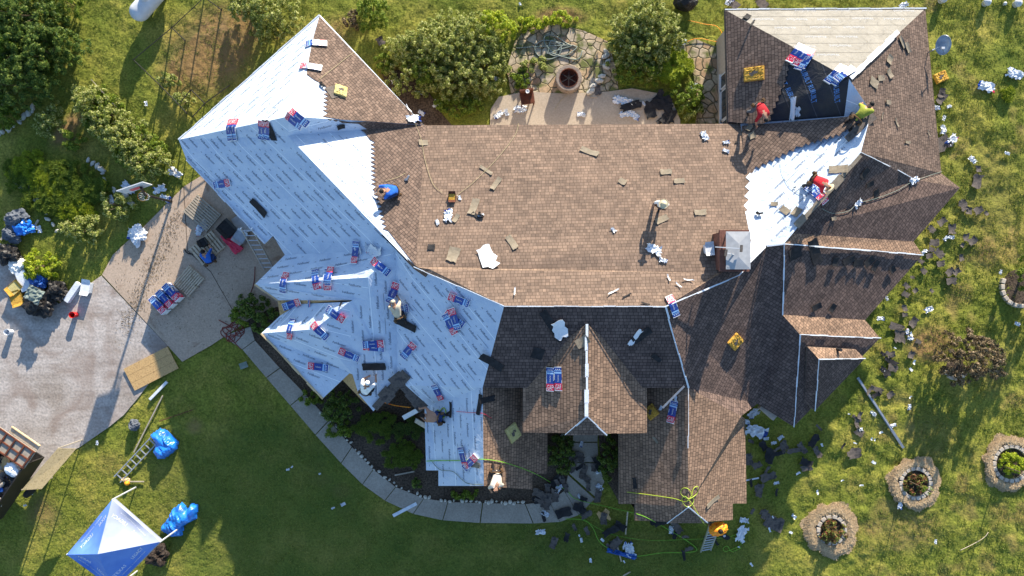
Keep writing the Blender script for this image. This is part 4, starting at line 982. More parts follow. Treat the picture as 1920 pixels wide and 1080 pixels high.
board('metal_bar', (1242, 765), (1283, 724), .08, .05, 'galv', 'metal bar leaning across the valley above the right porch', 'bar', z=5.35, z2=5.35)
board('wooden_plank', (58, 437), (72, 412), .1, .05, 'wood_pale', 'plank sticking out of the trash pile top', 'plank')
board('wooden_plank', (2, 450), (18, 425), .1, .05, 'wood_pale', 'plank at the left edge by the trash pile', 'plank')
for i_, (a, b_) in enumerate((((232, 693), (314, 650)), ((237, 707), (320, 664)), ((242, 721), (327, 677)))): pass
t = thing('plywood_sheet', 'large tan wooden sheet lying between gravel and lawn', 'plywood', P(284, 691, .05), world_dir((240, 712), (322, 670)))
for i in range(3): MB().box((0, (i-1)*.41, .03), (2.45, .40, .04), 'osb').build('board', t)

# tubes / hoses
def hose(name, pts, r, mat, label, cat, roof=False, closed=False, z=.05):
    W_ = []
    def cr(p0, p1, p2, p3, t_): return tuple(.5*((2*p1[k])+(-p0[k]+p2[k])*t_+(2*p0[k]-5*p1[k]+4*p2[k]-p3[k])*t_*t_+(-p0[k]+3*p1[k]-3*p2[k]+p3[k])*t_**3) for k in range(2))
    for i in range(len(pts)-1):
        p0 = pts[max(0, i-1)]; p1 = pts[i]; p2 = pts[i+1]; p3 = pts[min(len(pts)-1, i+2)]
        n_ = max(3, int(math.hypot(p2[0]-p1[0], p2[1]-p1[1])/4))
        for k in range(n_): W_.append(cr(p0, p1, p2, p3, k/n_))
    W_.append(pts[-1][:2]); out = []
    for k, (x, y) in enumerate(W_):
        if roof: c_ = hit(x, y)[0]; out.append(c_+Vector((0, 0, .05)))
        else: out.append(P(x, y, z+.01*math.sin(k*.7)))
    mb = MB(); mb.tube(out, r, mat, 6); return tag(mb.build(name, smooth=True), label, cat)
hose('air_hose', [(880, 862), (910, 861), (950, 868), (1000, 886), (1040, 908), (1062, 918), (1080, 935), (1140, 950), (1200, 965), (1240, 985), (1290, 1015), (1306, 1030), (1290, 1035), (1240, 1036), (1190, 1042), (1150, 1032), (1124, 1015), (1112, 990), (1095, 975), (1060, 972)], .016, 'hose_green', 'bright green air hose looping over the front lawn', 'hose', roof=True)
hose('air_hose', [(1175, 922), (1215, 927), (1262, 934), (1285, 940), (1295, 930), (1300, 915), (1308, 912), (1306, 925), (1290, 935), (1276, 925), (1280, 915), (1292, 918), (1300, 940), (1288, 950), (1278, 938), (1284, 930), (1298, 946), (1315, 975), (1322, 984)], .017, 'hose_yellow', 'yellow green hose coiled on the right low porch roof ridge', 'hose', roof=True)
hose('air_hose', [(800, 864), (830, 863), (860, 863), (882, 862)], .02, 'hose_green', 'green hose piece across the white felt of the left low porch', 'hose', roof=True)
hose('air_hose', [(808, 862), (825, 880), (850, 884), (875, 905), (905, 908)], .015, 'hose_grey', 'pale hose curving over the left low porch corner', 'hose', roof=True)
hose('air_hose', [(1540, 391), (1560, 400), (1590, 396), (1607, 382), (1640, 373), (1680, 358), (1708, 342), (1740, 330), (1765, 322)], .012, 'hose_grey', 'thin green hose draped over the dark east slope', 'hose', roof=True)
hose('air_hose', [(1462, 305), (1466, 325), (1480, 350), (1503, 366)], .009, 'hose_grey', 'thin hose on white felt beside the man in bright red', 'hose', roof=True)
hose('safety_rope', [(775, 222), (790, 262), (797, 300), (812, 345), (830, 362)], .008, 'cord_tan', 'tan rope running down from the main eave corner', 'rope', roof=True)
hose('safety_rope', [(598, 150), (630, 125), (655, 105), (672, 95)], .008, 'cord_tan', 'tan rope across the brown slope of the left wing', 'rope', roof=True)
hose('safety_rope', [(848, 372), (868, 358), (890, 340), (930, 300), (965, 255), (972, 232)], .008, 'cord_tan', 'tan rope from the small brown box up to the main eave', 'rope', roof=True)
hose('safety_rope', [(760, 325), (745, 333), (722, 340)], .008, 'cord_tan', 'rope above the kneeling man in blue', 'rope', roof=True)
hose('extension_cord', [(856, 771), (880, 773), (905, 775), (922, 784)], .012, 'red_wrap', 'thin red cord crossing the felt and shingle boundary', 'cord', roof=True)
hose('extension_cord', [(716, 753), (740, 760), (770, 764)], .02, 'orange', 'orange cord across the dark roof notch', 'cord', z=2.6)
cp = [(410, 600)]
for k in range(46):
    a = k*.62; cp.append((433+22*math.cos(a)*(.6+.4*math.sin(k*1.7))+k*.18, 620+24*math.sin(a)*(.65+.35*math.cos(k*1.3))))
cp += [(452, 655)]; hose('red_hose', cp, .022, 'hose_red', 'tangled dark red hose coil at the walkway start', 'hose')
hose('red_hose', [(478, 500), (476, 530), (465, 560), (452, 575), (445, 590)], .02, 'hose_red', 'dark red hose running along the house wall', 'hose', z=.07)
cp = [(968, 90)]
for k in range(40):
    a = k*.55; cp.append((1040+(34+8*math.sin(k*.9))*math.cos(a)*(.6+.4*math.cos(k*.37)), 85+(24+6*math.cos(k*.8))*math.sin(a)*(.6+.4*math.sin(k*.5))))
cp += [(1080, 112), (1092, 95)]; hose('garden_hose', cp, .03, 'hose_grey', 'grey green garden hose coiled on the flagstones', 'hose', z=.07)
hose('extension_cord', [(1290, 38), (1320, 45), (1345, 50), (1356, 70), (1345, 78), (1310, 72), (1288, 78)], .015, 'orange', 'orange cord on the grass by the north-east block', 'cord', z=.1)
hose('extension_cord', [(1040, 205), (1050, 190), (1065, 175), (1078, 160), (1092, 148)], .008, 'cord_tan', 'tan cord crossing the patio from the fire pit', 'cord', z=.08)
hose('thin_cable', [(1085, 965), (1120, 990), (1160, 1005), (1220, 1013), (1300, 1011), (1360, 1008), (1385, 1000)], .01, 'hose_green', 'very thin green line through the shaded front lawn', 'cable', z=.06)
hose('thin_cable', [(1375, 1008), (1390, 1020), (1362, 1034), (1356, 1028), (1364, 1024), (1372, 1034), (1390, 1027)], .012, 'hose_green', 'thin green loop right of the orange jacketed man', 'cable', z=.06)
hose('dry_branch', [(1800, 1032), (1825, 1020), (1845, 1008), (1853, 998)], .015, 'straw' if False else 'wood_pale', 'bare forked branch on the lower right lawn', 'branch')
o = flat_piece('plastic_strip', 1165, 1037, A_(-15), 1.5, .25, 'blue_plastic', crumple=.06, lift=.05); tag(o, 'dark blue plastic strip twisted on the front lawn', 'plastic strip')

# ---------------------------------------------------- buckets
def bucket(px, py, mat, label, h=.37, r=.15, z=.012, tilt=0, roof=False, rz_=0):
    c_ = hit(px, py)[0] if roof else P(px, py, z)
    t = thing('bucket', label, 'bucket', c_, rz_); R = Matrix.Rotation(tilt, 3, 'X')
    mb = MB(); mb.lathe((0, 0, 0), [(.0, .005), (r*.86, .0), (r*.98, h*.85), (r*1.06, h*.86), (r*1.04, h), (r*.95, h), (r*.8, .03), (0, .03)], mat, 24)
    mb.v = [R@v for v in mb.v]; mb.build('body', t, smooth=False)
    mb = MB(); mb.tube([R@Vector((r*1.08*math.cos(a), r*.6*math.sin(a), h*.9-r*.9*abs(math.sin(a)))) for a in [math.pi*k/10 for k in range(11)]], .006, 'alu', 5); mb.build('handle', t)
    return t
bucket(143, 590, 'red_plastic', 'bright red plastic bucket standing on the gravel'); bucket(22, 622, 'white_plastic', 'white plastic bucket at the left edge of the gravel')
# ---------------------------------------------------- ladders
def ladder(a, b_, wd, n_, label, rail='alu'):
    A1 = Vector(a); B1 = Vector(b_); d = (B1-A1).normalized(); s_ = d.cross(Vector((0, 0, 1))).normalized()
    t = thing('ladder', label, 'ladder', A1)
    for sg_ in (-1, 1):
        MB().bar(s_*wd/2*sg_, B1-A1+s_*wd/2*sg_, .04, .09, rail).build('rail', t)
    for k in range(n_):
        c_ = (B1-A1)*((k+.5)/n_); MB().bar(c_-s_*wd/2, c_+s_*wd/2, .045, .04, rail).build('rung', t)
    return t
ladder(P(220, 899, .1), P(290, 824, .1), .42, 8, 'aluminium ladder lying on the grass beside the blue tarp bundle')
ladder(P(1323, 1033, .05), P(1340, 985, 3.1), .5, 10, 'aluminium ladder leaning on the right low porch eave')
ladder(P(505, 505, .05), P(462, 428, 3.1), .5, 9, 'aluminium ladder leaning on the left wing eave over the driveway')

# ---------------------------------------------------- people
BONES = dict(stand=dict(pel=(0, 0, .95), che=(0, .02, 1.28), nek=(0, .03, 1.47), hd=(0, .06, 1.60), tp=(0, .07, 1.76), sh=(.18, .02, 1.42), el=(.27, -.02, 1.13), wr=(.27, .14, .92), hip=(.1, 0, .9), kn=(.12, .03, .5), an=(.13, -.03, .08), to=(.15, .16, .04)),
  bend=dict(pel=(0, -.22, .92), che=(0, .12, 1.10), nek=(0, .33, 1.12), hd=(0, .46, 1.10), tp=(0, .60, 1.05), sh=(.18, .27, 1.07), el=(.27, .36, .80), wr=(.2, .50, .55), hip=(.1, -.2, .87), kn=(.16, -.02, .48), an=(.18, -.12, .08), to=(.2, .08, .04)),
  kneel=dict(pel=(0, -.28, .42), che=(0, .08, .60), nek=(0, .27, .66), hd=(0, .39, .68), tp=(0, .52, .66), sh=(.18, .22, .60), el=(.28, .34, .36), wr=(.2, .52, .14), hip=(.11, -.26, .38), kn=(.16, .02, .1), an=(.17, -.42, .09), to=(.17, -.58, .05)),
  crouch=dict(pel=(0, -.16, .30), che=(0, .08, .58), nek=(0, .22, .74), hd=(0, .31, .82), tp=(0, .41, .92), sh=(.19, .18, .70), el=(.27, .38, .45), wr=(.16, .55, .26), hip=(.12, -.14, .28), kn=(.26, .24, .46), an=(.22, .02, .08), to=(.24, .2, .04)))
mk('belt', [(.10, .05, .02), (.16, .09, .04)], scale=8, rough=.8)
def person(px, py, face, pose, label, shirt, pants, hat=None, roof=True, z=.03, asym=1.0, scale=1.0, bare=False):
    c_ = hit(px, py)[0] if roof else P(px, py, z); yw = world_dir((px, py), face)-math.pi/2
    b = BONES[pose]; rr = random.Random(int(px)); J = []; E = []; Rr = []; zone = []
    def J_(p, r, zn): J.append(Vector(p)*scale); Rr.append(r*scale*(1.22 if zn in ('shirt', 'pants') else 1.0)); zone.append(zn); return len(J)-1
    pel = J_(b['pel'], .155, 'pants'); mid = J_((Vector(b['pel'])+Vector(b['che']))/2, .145, 'shirt'); che = J_(b['che'], .16, 'shirt'); nek = J_(b['nek'], .062, 'skin')
    hd = J_(b['hd'], .088, 'skin'); tp = J_(b['tp'], .075, 'hair')
    E += [(pel, mid), (mid, che), (che, nek), (nek, hd), (hd, tp)]
    hdv = (Vector(b['tp'])-Vector(b['hd'])).normalized(); fw = Vector((0, 1, 0)); fw = (fw-hdv*fw.dot(hdv)).normalized() if abs(fw.dot(hdv)) < .9 else Vector((0, 0, -1))
    nose = J_(Vector(b['hd'])+fw*.10-hdv*.0, .018, 'skin'); E.append((hd, nose))
    for s_ in (-1, 1):
        k_ = lambda n_, dy=0, dz=0: Vector((b[n_][0]*s_, b[n_][1]+(dy*asym*s_), b[n_][2]+dz))
        ear = J_(Vector(b['hd'])+Vector((s_*.095, 0, 0)), .018, 'skin'); E.append((hd, ear))
        sh = J_(k_('sh'), .075, 'shirt'); el = J_(k_('el', .05), .05, 'skin' if bare else 'shirt'); wr = J_(k_('wr', .07), .032, 'skin')
        E += [(che, sh), (sh, el), (el, wr)]
        fd = (J[wr]-J[el]).normalized(); pl = J_((J[wr]/scale+fd*.07), .036, 'skin'); E.append((wr, pl))
        sd_ = fd.cross(Vector((0, 0, 1))).normalized() if abs(fd.z) < .9 else Vector((1, 0, 0))
        for q, (of, ln_) in enumerate(((-.03, .07), (-.01, .08), (.012, .075), (.033, .06))):
            f1 = J_(J[pl]/scale+fd*.04+sd_*of, .0095, 'skin'); f2 = J_(J[pl]/scale+fd*(.04+ln_)+sd_*of*1.2+Vector((0, 0, -.02)), .008, 'skin'); E += [(pl, f1), (f1, f2)]
        th_ = J_(J[pl]/scale-sd_*s_*.06+fd*.02, .011, 'skin'); E.append((pl, th_))
        hp = J_(k_('hip'), .105, 'pants'); kn = J_(k_('kn', -.05), .07, 'pants'); an = J_(k_('an', -.07), .048, 'pants'); to = J_(k_('to', -.07), .045, 'boot')
        E += [(pel, hp), (hp, kn), (kn, an), (an, to)]
    ca, sa = math.cos(yw), math.sin(yw)
    if roof:
        for i, j in enumerate(J):
            x = c_.x+ca*j.x-sa*j.y; y = c_.y+sa*j.x+ca*j.y; w_ = max(0, min(1, (1.0-j.z)/.7)) if pose != 'kneel' else .9
            j.z += (rz(x, y, c_.z)-c_.z)*w_
    me = bpy.data.meshes.new('body'); me.from_pydata([tuple(j) for j in J], E, []); ob = bpy.data.objects.new('tmp', me); COL.objects.link(ob)
    ob.modifiers.new('s', 'SKIN'); ob.modifiers.new('u', 'SUBSURF').levels = 2
    for i, v in enumerate(me.skin_vertices[0].data): v.radius = (Rr[i], Rr[i]*(.8 if zone[i] in ('shirt', 'pants') and Rr[i] > .12*scale else 1)); v.use_root = (i == 0)
    dg = bpy.context.evaluated_depsgraph_get(); m2 = bpy.data.meshes.new_from_object(ob.evaluated_get(dg)); bpy.data.objects.remove(ob)
    mats = {'skin': 'skin', 'shirt': 'skin' if bare else shirt, 'pants': pants, 'boot': 'boot', 'hair': 'hair'}; names = list(mats)
    m2.materials.clear()
    for k in names: m2.materials.append(M[mats[k]])
    segs = [(J[a], J[b_], zone[b_] if zone[b_] != 'skin' or zone[a] == 'skin' else zone[b_]) for a, b_ in E]
    for p in m2.polygons:
        best = None
        for a, b_, zn in segs:
            ab = b_-a; t_ = max(0, min(1, (p.center-a).dot(ab)/max(1e-6, ab.length_squared))); d = (p.center-(a+ab*t_)).length
            if best is None or d < best[0]: best = (d, zn)
        p.material_index = names.index(best[1]); p.use_smooth = True
    m2.name = 'body'
    t = thing('person', label, 'person', c_, yw); bo = bpy.data.objects.new('body', m2); COL.objects.link(bo); bo.parent = t
    top = J[tp]; hc = J[hd]; up = (top-hc).normalized()
    if not (hat is None and shirt == 'orange'):
        pc = J[pel]; ax = (J[mid]-J[pel]).normalized(); Rb = rot_to(ax, 0); mb = MB(); rb = .205*scale
        ring_ = [pc+ax*.05+Rb@Vector((rb*math.cos(a_), rb*.86*math.sin(a_), 0)) for a_ in [2*math.pi*k/18 for k in range(19)]]
        mb.tube(ring_, .028, 'belt', 6, cap=False); bl = mb.build('tool_belt', t)
        for a_ in (.3, 2.6, 3.5): MB().box(pc+ax*.0+Rb@Vector((rb*1.12*math.cos(a_), rb*math.sin(a_), -.06)), (.10, .16, .2), 'belt', rz=a_).build('pouch', bl, bevel=.02)
    for s_ in (-1, 1):
        mb = MB(); mb.blob(hc+fw*.082*scale+Vector((s_*.034*scale, 0, 0))+up*.02, (.012, .012, .012), 'hair', n=1, rough=0); mb.build('eye', t)
    if hat:
        mb = MB(); R = rot_to(up, 0)
        prof = [(.0, .115), (.07, .11), (.095, .07), (.10, .03), (.20, .0), (.21, .008), (.2, -.004), (.09, .0)] if hat != 'cap' else [(0, .10), (.06, .09), (.1, .05), (.108, .0), (.1, -.02)]
        mt = {'straw': 'straw_hat', 'cap': 'shirt_tan', 'white': 'shirt_white', 'black': 'hair'}[hat]
        if hat in ('white', 'black'): prof = [(0, .10), (.06, .09), (.1, .05), (.112, .0), (.105, -.06)]
        mb.lathe((0, 0, 0), prof, mt, 20)
        if hat == 'cap': mb.add([(x*.08, .09+y*.09, .005) for x, y in ((-1, 0), (1, 0), (.8, .8), (0, 1), (-.8, .8))], [(0, 1, 2, 3, 4)], mt)
        if hat == 'straw': mb.lathe((0, 0, .03), [(.101, 0), (.101, .02), (.098, .025)], 'wood_grey', 20)
        mb.v = [R@v+hc+up*.06*scale for v in mb.v]; mb.build('hat', t, smooth=True)
    else:
        mb = MB(); mb.blob(hc+up*.07*scale-fw*.02, (.098*scale, .1*scale, .08*scale), 'hair', rough=.05, n=2); mb.build('hair', t, smooth=True)
    return t
person(1230, 388, (1226, 400), 'stand', 'standing roofer in a straw hat, white shirt and blue jeans in the roof middle', 'shirt_white', 'jeans', 'straw')
person(738, 360, (715, 366), 'crouch', 'crouching roofer in a blue jacket by the left shingle edge', 'shirt_blue', 'jeans', None, scale=1.05)
person(1412, 214, (1420, 238), 'bend', 'bent over roofer in a dark red shirt above the valley', 'shirt_red', 'pants_grey', None, scale=1.05)
person(1606, 218, (1622, 200), 'kneel', 'kneeling roofer in an olive shirt at the north-east valley', 'shirt_olive', 'pants_dark', 'black', scale=1.1)
person(1516, 346, (1530, 356), 'bend', 'bent roofer in a bright red shirt and straw hat lifting a bundle', 'shirt_bright', 'pants_dark', 'straw')
person(748, 584, (742, 566), 'kneel', 'kneeling roofer in a tan shirt and cap on the blue felt', 'shirt_tan', 'pants_dark', 'cap')
person(690, 727, (704, 698), 'crouch', 'crouching roofer in white shirt and white hood beside the notch', 'shirt_white', 'pants_dark', 'white', scale=1.1)
person(815, 778, (790, 774), 'kneel', 'shirtless roofer kneeling with yellow straps above the dark notch', 'skin', 'jeans', None, bare=True, scale=1.1)
person(931, 893, (930, 915), 'kneel', 'roofer in a cream shirt kneeling at the left low porch eave', 'shirt_cream', 'pants_dark', None, scale=1.05)
om = person(1346, 992, (1335, 950), 'stand', 'person in a bright orange jacket at the top of the porch ladder', 'orange', 'pants_grey', 'black', roof=False, z=1.0, scale=1.05)
om.location = Vector((P(1345, 991, 3.3).x, P(1345, 991, 3.3).y, 2.15)); mb = MB(); mb.blob((0, .02, 1.28), (.40, .30, .34), 'orange', seed=4, rough=.22, n=4); mb.build('jacket', om, smooth=True)
person(397, 486, (393, 470), 'crouch', 'person in a blue shirt sitting on the second pallet', 'shirt_blue', 'jeans', 'black', roof=False, z=.16)
# orange jacket hood spread
hose('safety_strap', [(826, 770), (832, 764), (836, 774), (826, 782), (820, 768), (834, 780), (822, 786)], .025, 'hose_yellow', 'yellow safety straps tangled beside the shirtless man', 'strap', roof=True)
# nail guns / tools
def tool(px, py, q, label, roof=True, mat='black_metal', z=.05):
    c_, n = hit(px, py) if roof else (P(px, py, z), Vector((0, 0, 1)))
    t = thing('nail_gun', label, 'nail gun', c_+n*.02, world_dir((px, py), q))
    MB().box((0, 0, .12), (.26, .08, .09), mat).build('motor_body', t, bevel=.01); MB().box((.02, 0, .05), (.05, .05, .14), 'scrap_grey').build('grip', t)
    mb = MB(); mb.lathe((-.1, .05, .03), [(0, .1), (.06, .1), (.06, 0), (0, 0)], mat, 12); mb.build('magazine', t); return t
tool(765, 335, (770, 325), 'small silver tool beside the crouching man in blue', mat='galv'); tool(605, 161, (612, 165), 'black nail gun on the left wing felt edge')
tool(1423, 401, (1430, 400), 'black nail gun on white felt above the chimney', mat='black_metal'); tool(902, 404, (910, 408), 'nail gun on the main roof beside loose shingles')
# small boxes
def box(px, py, q, d, mat, label, cat='box', roof=True, z=.03, lid=None, name='cardboard_box'):
    c_, n = hit(px, py) if roof else (P(px, py, z), Vector((0, 0, 1)))
    t = thing(name, label, cat, c_, world_dir((px, py), q)); 
    a, b_, h = d; w_ = .012; mb = MB()
    mb.box((0, 0, .01), (a, b_, .02), mat)
    for sx_ in (-1, 1): mb.box((sx_*(a/2-w_/2), 0, h/2), (w_, b_-.03, h), mat); mb.box((0, sx_*(b_/2-w_/2), h/2+.002), (a, w_, h), mat)
    mb.build('carton', t)
    if lid:
        MB().box((0, 0, h-.03), (a-.03, b_-.03, .02), lid).build('contents', t)
        for sx_ in (-1, 1): MB().add([(-a/2, sx_*b_/2, h), (a/2, sx_*b_/2, h), (a/2*.9, sx_*(b_/2+b_*.3), h+.06), (-a/2*.9, sx_*(b_/2+b_*.3), h+.06)], [(0, 1, 2, 3)], mat).build('flap', t)
    return t
box(848, 370, (858, 370), (.32, .3, .2), 'rust', 'small rusty brown box on the upper main roof', lid='foam_pad'); box(1327, 467, (1337, 466), (.38, .36, .32), 'white_plastic', 'white box beside the chimney base', lid='white_wrap')
box(455, 421, (470, 412), (.75, .62, .03), 'white_paint', 'white panel resting on the left wing eave above the driveway', cat='panel', name='foam_sheet', lid='white_paint')
box(166, 539, (172, 540), (.45, .5, .3), 'white_plastic', 'open white box on gravel next to the white tube', roof=False, lid='white_wrap')
box(35, 540, (42, 548), (.55, .5, .35), 'foam_pad', 'upper tan carton at the trash pile left side', roof=False, lid='foam_pad_pale'); box(38, 560, (50, 556), (.6, .5, .3), 'foam_pad', 'lower tan carton at the trash pile left side', roof=False, lid='foam_pad')
for i, (x, y, zz) in enumerate(((1340, 465, 6.9),)): pass
def mop(a, b_, label):
    A1 = P(*a); B1 = P(*b_); t = thing('broom', label, 'broom', A1); MB().bar((0, 0, 0), B1-A1, .035, .035, 'white_paint').build('stick', t)
    d = (B1-A1).normalized(); s_ = d.cross(Vector((0, 0, 1))).normalized(); MB().bar(B1-A1-s_*.14, B1-A1+s_*.14, .10, .06, 'scrap').build('brush', t); return t
mop((1341, 463, 6.75), (1390, 466, 6.98), 'upper long handled broom resting on the chimney cap'); mop((1412, 485, 6.2), (1361, 474, 6.98), 'lower long handled broom resting on the chimney cap')

# ---------------------------------------------------- bags, tarps, trash pile
def bag(px, py, r, mat, label, cat='trash bag', name='trash_bag', rough=.38, seed=1, z=None, extra=None):
    t = thing(name, label, cat, P(px, py, .02)); mb = MB(); mb.blob((0, 0, r[2]*.8), r, mat, seed=seed, rough=rough, n=4, flat=r[2]*.8); mb.build('bag_body', t)
    mb = MB(); mb.blob((r[0]*.1, 0, r[2]*1.7), (r[0]*.22, r[1]*.22, r[2]*.25), mat, seed=seed+5, rough=.3, n=2); mb.build('tied_neck', t)
    return t
bag(83, 565, (.75, .7, .4), 'black_metal', 'big black trash bag with clothes at the gravel edge', seed=3)
flat = flat_piece('green_cloth', 88, 552, A_(-30), .8, .7, 'leafcloth' if False else 'hose_grey', crumple=.05, lift=.95, th=.02); tag(flat, 'folded grey green cloth lying on the big black trash bag', 'cloth')
bag(112, 545, (.5, .5, .35), 'black_metal', 'black trash bag right of the big one', seed=9)
bag(40, 412, (.5, .45, .35), 'pants_grey', 'grey bag topping the upper trash pile', seed=4); bag(52, 428, (.42, .36, .3), 'tarp', 'bright blue bag in the upper trash pile', seed=5); bag(30, 438, (.5, .42, .3), 'pants_grey', 'dark grey bag in the upper trash pile', seed=6)
bag(25, 477, (.5, .5, .35), 'black_metal', 'black trash bag in the middle of the pile', seed=7); bag(38, 498, (.45, .4, .25), 'shirt_white', 'purple white plastic bag below the black one', seed=8)
bag(78, 528, (.45, .4, .3), 'blue_plastic', 'blue plastic bag above the big black trash bag', seed=10)
bag(262, 442, (.34, .42, .22), 'white_plastic', 'white plastic bag at the driveway edge', seed=11, rough=.5); bag(255, 796, (.28, .26, .2), 'pants_grey', 'small grey backpack on the grass near the long pole', cat='backpack', name='backpack', seed=12)
bag(302, 1037, (.5, .52, .4), 'boot', 'dark brown bag beside the canopy tent corner', seed=13, rough=.35); bag(1283, 8, (.6, .45, .4), 'black_metal', 'black covered grill at the top edge lawn', cat='grill', name='covered_grill', seed=14, rough=.12)
bag(240, 905, (.12, .12, .12), 'orange', 'orange hard hat by the ladder foot', cat='hard hat', name='hard_hat', seed=15, rough=.02); bag(236, 905-6, (.2, .12, .08), 'wood_fresh', 'wooden handled tool bundle by the ladder foot', cat='tool', name='tool_bundle', seed=16)
board('wooden_stick', (236, 903), (270, 903), .05, .05, 'wood_grey', 'short wooden handle beside the orange hard hat', 'handle')
flat = flat_piece('foam_board', 52, 527, A_(-68), 1.0, .5, 'white_plastic', lift=.35, th=.1, crumple=0); tag(flat, 'white foam board leaning in the trash pile', 'foam board')
def tarp(px, py, pts, label, h, mat='tarp', seed=0):
    W_ = [P(x, y, 0)-P(px, py, 0) for x, y in pts]; xs_ = [v.x for v in W_]; ys_ = [v.y for v in W_]; st = .055
    gx = np.arange(min(xs_), max(xs_)+st, st); gy = np.arange(min(ys_), max(ys_)+st, st); GX, GY = np.meshgrid(gx, gy, indexing='ij')
    inn = inpoly(GX, GY, [(v.x, v.y) for v in W_]); dist = np.full(GX.shape, 9.0)
    for i in range(len(W_)):
        a, b_ = W_[i], W_[(i+1) % len(W_)]; ex, ey = b_.x-a.x, b_.y-a.y; q = np.clip(((GX-a.x)*ex+(GY-a.y)*ey)/(ex*ex+ey*ey), 0, 1); dist = np.minimum(dist, np.hypot(GX-a.x-q*ex, GY-a.y-q*ey))
    zz = h*np.clip(dist/.28, 0, 1)**.5*(.55+.45*vnoise(GX, GY, .45, seed+30))+np.abs(vnoise(GX*1.7+GY*.9, (GY-GX*.8)*.5, .3, seed+31)-.5)*.30+np.abs(vnoise(GX*.4, GY*1.6+GX, .2, seed+32)-.5)*.10+.03
    mb = MB(); vid = {}; vs = []; fs = []
    for i in range(len(gx)-1):
        for j in range(len(gy)-1):
            if inn[i, j] or inn[i+1, j+1]:
                q = []
                for a, b_ in ((i, j), (i+1, j), (i+1, j+1), (i, j+1)):
                    if (a, b_) not in vid: vid[(a, b_)] = len(vs); vs.append((GX[a, b_], GY[a, b_], zz[a, b_] if inn[a, b_] else .02))
                    q.append(vid[(a, b_)])
                fs.append(q)
    mb.add(vs, fs, mat); o = mb.build('blue_tarp'); o.location = P(px, py, .03); return tag(o, label, 'tarp')
tarp(308, 832, [(284, 815), (300, 804), (312, 807), (334, 828), (333, 842), (312, 858), (300, 860), (290, 846), (294, 832)], 'bundled blue tarp at the top end of the ladder', .5, seed=1)
tarp(338, 975, [(304, 985), (320, 968), (324, 955), (342, 942), (352, 955), (360, 943), (372, 948), (368, 972), (345, 985), (342, 1003), (322, 1005), (305, 992)], 'crumpled bright blue tarp on the grass beside the tent', .45, seed=2)

# ---------------------------------------------------- canopy tent
zc = 2.15; C4 = [P(210, 937, zc), P(300, 1016, zc), P(213, 1104, zc), P(125, 1040, zc)]; apex = P(183, 1039, 3.15); c0 = P(205, 1020, 0)
t = thing('canopy_tent', 'blue pop up canopy tent at the bottom left lawn', 'canopy tent', c0)
mk('tent_blue', [(.10, .22, .62), (.13, .27, .68)], scale=2, rough=.6, bump=.3, bscale=3); mk('tent_blue_lit', [(.27, .31, .44), (.33, .37, .50)], scale=2, rough=.6, bump=.3, bscale=3)  # second blue is paler, gloss of the sunlit side put into its colour
def tri_sag(a, b_, c_, mat, name, texts, bulge=.24):
    mb = MB(); N_ = 10; idx_ = {}; vs = []
    def Pt(i, j):
        u, v = i/N_, j/N_; p = a*(1-u-v)+b_*u+c_*v; s_ = 27*u*v*(1-u-v); s_ = max(0, s_)
        return p-Vector((0, 0, bulge*s_*(.8+.4*math.sin(5*u+3*v))))-c0
    for i in range(N_+1):
        for j in range(N_+1-i): idx_[(i, j)] = len(vs); vs.append(Pt(i, j))
    fs = []
    for i in range(N_):
        for j in range(N_-i):
            fs.append((idx_[(i, j)], idx_[(i+1, j)], idx_[(i, j+1)]))
            if i+j < N_-1: fs.append((idx_[(i+1, j)], idx_[(i+1, j+1)], idx_[(i, j+1)]))
    mb.add(vs, fs, mat); o = mb.build(name, t, smooth=True)
    # lettering lies along edge a->b, read from outside
    e = (b_-a); L_ = e.length; up = (c_-a); up = up-e*(up.dot(e)/e.length_squared); hgt = up.length
    for word, s0, h0, wl, hl, flip in texts:
        gv, gf = text_geo(word); vv = []
        for (x, y) in gv:
            if flip: x, y = -x, -y
            U = s0+x*wl/L_; Hh = h0+y*hl/hgt; Hh = max(0.001, Hh)
            foot = (c_-a).dot(e)/e.length_squared; v = Hh; u = U-foot*Hh
            p = a*(1-u-v)+b_*u+c_*v; s_ = max(0, 27*u*v*(1-u-v)); vv.append(p-Vector((0, 0, bulge*s_*(.8+.4*math.sin(5*u+3*v))))+Vector((0, 0, .012))-c0)
        mt = MB(); mt.add(vv, gf, 'white_wrap'); mt.build('lettering', o)
tx = [('LEGACY', .32, .22, .85, .16, 0), ('TEXAS', .70, .22, .72, .16, 0), ('CONSTRUCTION', .5, .08, 1.3, .07, 0)]
def side(a, b_, mat): tri_sag(a, b_, apex, mat, 'canopy_panel', tx)
tx = [('LEGACY', .30, .25, .80, .15, 1), ('TEXAS', .68, .25, .66, .15, 1), ('GENERAL CONTRACTOR', .5, .11, 1.6, .06, 1)]; side(C4[0], C4[1], 'tent_blue_lit')
tx = [('TEXAS', .72, .25, .66, .15, 1), ('LEGACY', .34, .25, .80, .15, 1), ('GENERAL CONTRACTOR', .5, .11, 1.6, .06, 1)]; side(C4[3], C4[0], 'tent_blue')
tx = [('TEXAS', .30, .25, .66, .15, 0), ('LEGACY', .72, .25, .80, .15, 0), ('GENERAL CONTRACTOR', .5, .11, 1.6, .06, 0)]; side(C4[3], C4[2], 'tent_blue')
tx = [('TEXAS', .28, .25, .66, .15, 0), ('LEGACY', .66, .25, .80, .15, 0), ('GENERAL CONTRACTOR', .5, .11, 1.6, .06, 0)]; side(C4[2], C4[1], 'tent_blue')
